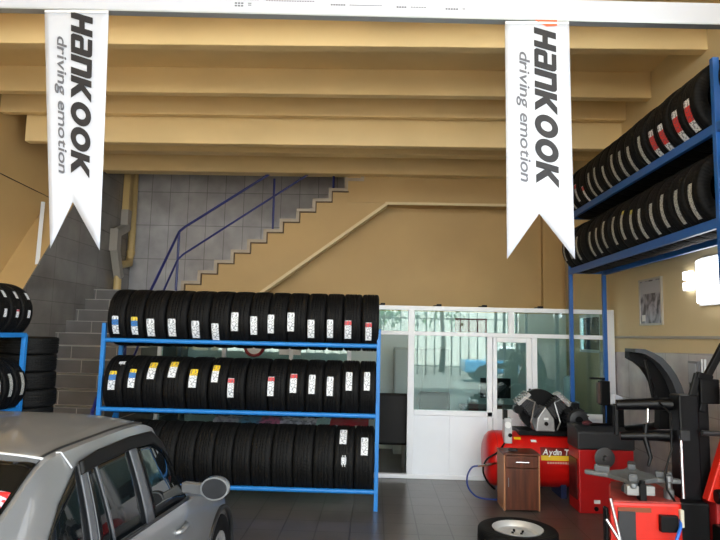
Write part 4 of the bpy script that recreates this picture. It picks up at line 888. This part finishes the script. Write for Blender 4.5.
# ------------------------------------------------------------------ car
CXC = -1.75
KEYS = [ # Y, w, zb, wr, ze, zc
 (0.42, .66, .62, .60, .66, .67), (0.48, .74, .78, .64, .84, .85), (0.62, .78, .88, .66, .93, .945), (0.95, .80, .925, .69, .97, .99), (1.36, .80, .93, .69, .985, 1.01),
 (1.50, .80, .93, .69, 1.035, 1.06), (1.75, .80, .93, .685, 1.165, 1.195), (1.98, .80, .925, .675, 1.285, 1.31), (2.15, .80, .915, .668, 1.292, 1.325), (2.5, .80, .895, .665, 1.292, 1.328), (2.8, .80, .875, .66, 1.280, 1.325),
 (2.95, .80, .865, .66, 1.245, 1.30), (3.1, .80, .855, .665, 1.10, 1.22), (3.22, .80, .845, .68, .94, 1.09), (3.32, .80, .83, .70, .86, .98), (3.46, .80, .80, .71, .825, .87), (3.8, .79, .705, .69, .735, .775), (4.1, .765, .63, .65, .66, .695), (4.3, .70, .56, .58, .585, .61), (4.38, .62, .50, .52, .52, .53)]
def lerpk(y):
    if y <= KEYS[0][0]: return KEYS[0][1:]
    for i in range(len(KEYS)-1):
        a, b_ = KEYS[i], KEYS[i+1]
        if a[0] <= y <= b_[0]:
            t = (y-a[0])/(b_[0]-a[0]); p0 = KEYS[max(0, i-1)]; p3 = KEYS[min(len(KEYS)-1, i+2)]
            out = []
            for k in range(1, 6):
                h = b_[0]-a[0]; d = (b_[k]-a[k])/h
                dl = (a[k]-p0[k])/max(1e-6, a[0]-p0[0]) if i > 0 else d; dr_ = (p3[k]-b_[k])/max(1e-6, p3[0]-b_[0]) if i < len(KEYS)-2 else d
                m0 = 0 if dl*d <= 0 else 2*dl*d/(dl+d); m1 = 0 if dr_*d <= 0 else 2*dr_*d/(dr_+d)
                out.append((2*t**3-3*t*t+1)*a[k]+(t**3-2*t*t+t)*h*m0+(-2*t**3+3*t*t)*b_[k]+(t**3-t*t)*h*m1)
            return out
    return KEYS[-1][1:]
def v_side(y, z):
    w, zb, wr, ze, zc = lerpk(y); t = max(0, min(1, (z-zb)/max(0.01, ze-zb))); return (w-0.02)+(wr-(w-0.02))*(t**1.25)
def z_top(y, v):
    w, zb, wr, ze, zc = lerpk(y); q = min(1, abs(v)/wr); return ze+(zc-ze)*(1-q**4)
def section(y):
    w, zb, wr, ze, zc = lerpk(y); bt = 0.19
    half = [(0, bt), (w*0.7, bt), (w-0.07, bt+0.01), (w-0.02, 0.30), (w-0.002, 0.42 if zb > 0.6 else bt+0.6*(zb-bt)), (w, min(0.62, zb-0.06)), (w-0.004, zb-0.10 if zb > 0.75 else zb-0.04), (w-0.012, zb-0.015), (w-0.02, zb)]
    for k in range(1, 7): z = zb+(ze-zb)*k/6; half.append((v_side(y, z), z))
    for k in range(1, 10): v = wr*(1-k/9); half.append((v, z_top(y, v)))
    return [(CXC+v, y, z) for v, z in half]+[(CXC-v, y, z) for v, z in reversed(half[1:-1])]
ys = []
for i in range(len(KEYS)-1):
    n_ = max(2, int((KEYS[i+1][0]-KEYS[i][0])/0.05))
    for k in range(n_): ys.append(KEYS[i][0]+(KEYS[i+1][0]-KEYS[i][0])*k/n_)
ys.append(KEYS[-1][0])
car = thing('car', 'silver grey sedan with dark windows parked nose-in beside the long rack', 'car', (CXC, 2.5, 0))
b = MB(); rows = [section(y) for y in ys]; rows = [r_+[r_[0]] for r_ in rows]; b.grid(rows)
b.add(rows[0][:-1], [tuple(range(len(rows[0])-1))]); b.add(rows[-1][:-1], [tuple(range(len(rows[0])-1))])
import bmesh
me = b.mesh('body', CARPAINT, Vector((CXC, 2.5, 0)), smooth=38)
bm = bmesh.new(); bm.from_mesh(me); bmesh.ops.remove_doubles(bm, verts=bm.verts, dist=0.0005); bmesh.ops.recalc_face_normals(bm, faces=bm.faces); bm.to_mesh(me); bm.free()
bo = bpy.data.objects.new('body', me); COL.objects.link(bo); bo.parent = car; ROOT[bo.name] = ROOT[car.name]
def side_patch(name, cols, M, side=1, eps=0.006, rows_=6, smooth=40):
    """cols: [(y_bottom, z_bottom, y_top, z_top)]"""
    b = MB(); fine = []
    for i in range(len(cols)-1):
        for k in range(4): fine.append([cols[i][q]+(cols[i+1][q]-cols[i][q])*k/4 for q in range(4)])
    fine.append(cols[-1]); R = []
    for j in range(rows_+1):
        t = j/rows_; row = []
        for (yb, zb, yt, zt) in fine:
            y = yb+(yt-yb)*t; z = zb+(zt-zb)*t; row.append((CXC+side*(v_side(y, z)+eps), y, z))
        R.append(row)
    b.grid(R); o = b.build(name, M, car, smooth=smooth); so = o.modifiers.new('thickness', 'SOLIDIFY'); so.thickness = 0.006; so.offset = 0; return o
for sd in (1, -1):
    side_patch('rear_quarter_window', [(1.86, 1.04, 1.89, 1.07), (1.93, 0.95, 1.98, 1.15), (2.11, 0.94, 2.14, 1.235)], CARGLASS, sd)
    side_patch('door_frame', [(2.115, 0.932, 2.145, 1.238), (2.17, 0.927, 2.19, 1.24)], CARGREY, sd, 0.011)
    side_patch('rear_door_window', [(2.175, 0.927, 2.195, 1.238), (2.35, 0.917, 2.36, 1.242), (2.62, 0.90, 2.58, 1.238)], CARGLASS, sd, 0.005)
    side_patch('window_divider', [(2.285, 0.93, 2.255, 1.24), (2.30, 0.929, 2.27, 1.24)], CARGREY, sd, 0.012)
    side_patch('centre_pillar', [(2.61, 0.895, 2.575, 1.238), (2.70, 0.89, 2.65, 1.236)], CARGREY, sd, 0.010)
    side_patch('front_door_window', [(2.695, 0.888, 2.65, 1.236), (2.90, 0.875, 2.86, 1.222), (3.04, 0.868, 2.99, 1.14), (3.17, 0.862, 3.165, 0.96)], CARGLASS, sd, 0.005)
    side_patch('wind_deflector', [(2.14, 1.205, 2.15, 1.25), (2.3, 1.212, 2.3, 1.262), (2.6, 1.21, 2.6, 1.262), (2.85, 1.19, 2.86, 1.245), (2.97, 1.13, 2.99, 1.17), (3.10, 1.03, 3.11, 1.06)], BLACK, sd, 0.018)
    side_patch('belt_moulding', [(2.06, 0.915, 2.06, 0.93), (2.6, 0.883, 2.6, 0.898), (3.2, 0.845, 3.2, 0.86)], CARTRIM, sd, 0.010, 2)
    for y0, z0, y1, z1 in ((2.64, 0.30, 2.665, 0.885), (3.30, 0.34, 3.24, 0.84)):
        side_patch('door_seam', [(y0, z0, y1, z1), (y0+0.008, z0, y1+0.008, z1)], CARTRIM, sd, 0.001, 10)
    for y in (2.80, 2.12+0.1): pass
    for y in (2.50, 3.14):
        b = MB(); b.tube([(CXC+sd*(v_side(y-0.16, .8)+0.012), y-0.16, 0.74), (CXC+sd*(v_side(y-0.13, .8)+0.035), y-0.13, 0.74), (CXC+sd*(v_side(y-0.03, .8)+0.035), y-0.03, 0.74), (CXC+sd*(v_side(y, .8)+0.012), y, 0.74)], 0.014, 10)
        b.build('door_handle', CARPAINT, car, smooth=True)
    # mirror
    mx, my, mz = CXC+sd*0.945, 3.10, 0.925
    mm = MB(); mm.lathe([(0.0, 0.060), (0.0, 0.072), (0.03, 0.074), (0.07, 0.062), (0.095, 0.035), (0.105, 0.0)], (0, 0, 0), 'Y', 28)
    mm.v = [Vector((mx+p.x*1.02, my+p.y, mz+p.z*0.80)) for p in mm.v]
    mr = mm.build('wing_mirror', CARPAINT, car, smooth=50)
    g_ = MB(); g_.lathe([(-0.004, 0.0), (-0.004, 0.062), (0.0, 0.063)], (0, 0, 0), 'Y', 28); g_.v = [Vector((mx+p.x*1.02, my+p.y, mz+p.z*0.80)) for p in g_.v]
    g_.build('mirror_glass', mat('mirror_dark', (30, 31, 34), 0.12, 0.0), mr)
    a_ = MB(); a_.bar((CXC+sd*0.765, 3.16, 0.915), (CXC+sd*0.89, 3.13, 0.915), 0.05, 0.055); a_.build('mirror_stalk', CARPAINT, mr, bevel=0.01)
    # wheels
    for wy in (1.15, 3.86):
        wb2 = MB(); wb2.lathe(tyre_profile(0.285, 0.17, 0.18), (CXC+sd*0.72, wy, 0.285), 'X', 40, closed=True); wo = wb2.build('wheel', RUBBER, car, smooth=35)
        h_ = MB(); h_.lathe([(0.0, 0.185), (sd*0.075, 0.185), (sd*0.07, 0.15), (sd*0.05, 0.13), (sd*0.06, 0.05), (sd*0.065, 0.0)], (CXC+sd*0.72, wy, 0.285), 'X', 32); h_.build('hubcap', ALU, wo, smooth=40)
        ar = MB(); ar.tube([(CXC+sd*0.797, wy+0.325*math.cos(a), 0.285+0.325*math.sin(a)) for a in [PI*k/20 for k in range(21)]], 0.016, 8); ar.build('arch_trim', CARTRIM, car, smooth=True)
    # roof drip seam
    dm = MB(); dm.tube([(CXC+sd*0.63*lerpk(y)[2]/0.66, y, z_top(y, 0.63*lerpk(y)[2]/0.66)+0.001) for y in [1.98+0.06*k for k in range(16)]], 0.006, 6); dm.build('roof_seam', CARTRIM, car)
    tl = MB(); tl.box((CXC+sd*0.64, 0.50, 0.74), (0.18, 0.10, 0.16), (0, 0, -sd*0.35)); tl.build('tail_lamp', mat('tail_red', (150, 16, 20), 0.15), car, bevel=0.02)
    hl = MB(); hl.box((CXC+sd*0.56, 4.24, 0.56), (0.22, 0.12, 0.12), (0.2, 0, sd*-0.4)); hl.build('headlamp', mat('lamp_clear', (210, 214, 220), 0.08), car, bevel=0.02)
def top_patch(name, y0, y1, f0, f1, M, eps, vn=18, yn=10):
    b = MB(); R = []
    for j in range(yn+1):
        y = y0+(y1-y0)*j/yn; row = []
        for i in range(vn+1):
            v = (f0+(f1-f0)*i/vn)*lerpk(y)[2]; row.append((CXC+v, y, z_top(y, v)+eps))
        R.append(row)
    b.grid(R); o = b.build(name, M, car, smooth=50); so = o.modifiers.new('thickness', 'SOLIDIFY'); so.thickness = 0.006; so.offset = 0; return o
rw = top_patch('rear_window', 1.44, 1.962, -0.98, 0.98, REARGLASS, 0.006)
top_patch('rear_window_seal', 1.966, 1.976, -0.985, 0.985, CARSEAM, 0.008, 18, 2)
top_patch('windscreen', 2.98, 3.44, -0.93, 0.93, CARGLASS, 0.006)
PRT = sticker_mat('leaflet_print', [(0, (60, 110, 160)), (0.25, (190, 200, 215)), (0.4, (60, 70, 120)), (0.55, (196, 40, 44))], (180, 190, 205))
lf = top_patch('rear_sticker', 1.60, 1.82, 0.60, 0.965, PRT, 0.011)
uv = lf.data.uv_layers.new(name='UVMap')
for p in lf.data.polygons:
    for li in p.loop_indices:
        co = lf.data.vertices[lf.data.loops[li].vertex_index].co; uv.data[li].uv = (co.x*2, (co.y+2.5-1.60)/0.22)
# light seam at the top of the rear side panel
sm = MB(); sm.tube([(CXC+lerpk(y)[2]*f, y, z_top(y, lerpk(y)[2]*f)+0.004) for y, f in ((2.06, 0.985), (2.075, 1.0))]+[(CXC+v_side(2.11, 1.235)+0.006, 2.11, 1.235)], 0.003, 6); sm.build('panel_seam', CARSEAM, car)
b = MB(); b.bx(CXC-0.62, CXC+0.62, 0.40, 0.47, 0.30, 0.50); b.build('rear_bumper', CARPAINT, car, bevel=0.03)
b = MB(); b.bx(CXC-0.58, CXC+0.58, 4.30, 4.42, 0.24, 0.44); b.build('front_bumper', CARPAINT, car, bevel=0.03)

# ------------------------------------------------------------------ street outside, seen mirrored in the office glass
sb_ = MB(); sb_.bx(-16, 16, -20.3, -20, 0, 5.0); tag(sb_.build('street_house', mat('house_white', (236, 232, 222), 0.8)), 'bright white house wall across the street, mirrored in the office glass', 'building')
fn = thing('street_fence', 'tall dark barred fence outside, mirrored in the office glass', 'fence', (3.0, -13, 0))
for z in (0.4, 2.6): MB().bx(-4, 10, -13.02, -12.98, z-0.03, z+0.03).build('rail', BLACKM, fn)
for k in range(36): MB().bx(-4+0.4*k-0.025, -4+0.4*k+0.025, -13.02, -12.98, -0.02, 2.9).build('bar', BLACKM, fn)
tk = thing('parked_pickup', 'blue and white parked pickup outside, mirrored in the office door glass', 'vehicle', (5.6, -9.5, 0))
CB = mat('pickup_blue', (40, 130, 180), 0.3, coat=0.5)
MB().bx(3.6, 7.6, -10.4, -8.8, 0.35, 0.85).build('body', CB, tk, bevel=0.08)
MB().prism([(4.6, 0.85), (6.2, 0.85), (5.9, 1.4), (4.9, 1.4)], 'Y', -10.3, -8.9).build('cab', WHITE, tk, bevel=0.06)
MB().prism([(4.75, 0.9), (6.05, 0.9), (5.82, 1.34), (4.97, 1.34)], 'Y', -8.91, -8.88).build('side_window', CARGLASS, tk)
for x in (4.3, 6.9):
    for y in (-10.3, -8.9): MB().lathe([(-0.1, 0.0), (-0.1, 0.33), (0.1, 0.33), (0.1, 0.0)], (x, y, 0.31), 'Y', 24).build('wheel', RUBBER, tk)
for i, (x, y) in enumerate(((0.2, -17.0), (3.4, -15.4))):
    tr = thing('street_tree', ['leafy green tree outside, mirrored at the rack end of the office glass', 'slim bare-trunked tree outside, mirrored in the office window'][i], 'tree', (x, y, 0))
    MB().tube([(x, y, -0.05), (x+0.1, y, 1.5), (x-0.05, y, 3.4)], [0.16, 0.12, 0.08], 10).build('trunk', mat('bark', (70, 56, 44), 0.9), tr, smooth=True)
    c = MB()
    for k in range(420 if i == 0 else 160):
        a = random.uniform(0, 2*PI); e = random.uniform(-1, 1); rad = random.uniform(0.4, 1.3)
        p = Vector((x+rad*math.cos(a)*1.1, y+rad*math.sin(a), 3.6+e*1.3)); R = Euler((random.uniform(0, 3), random.uniform(0, 3), random.uniform(0, 3))).to_matrix()
        c.add([p+R @ Vector(q) for q in ((-0.14, 0, 0), (0, 0.08, 0.02), (0.14, 0, 0), (0, -0.08, -0.02))], [(0, 1, 2, 3)])
    c.build('crown', mat('leaf_green', (70, 110, 56), 0.7), tr)
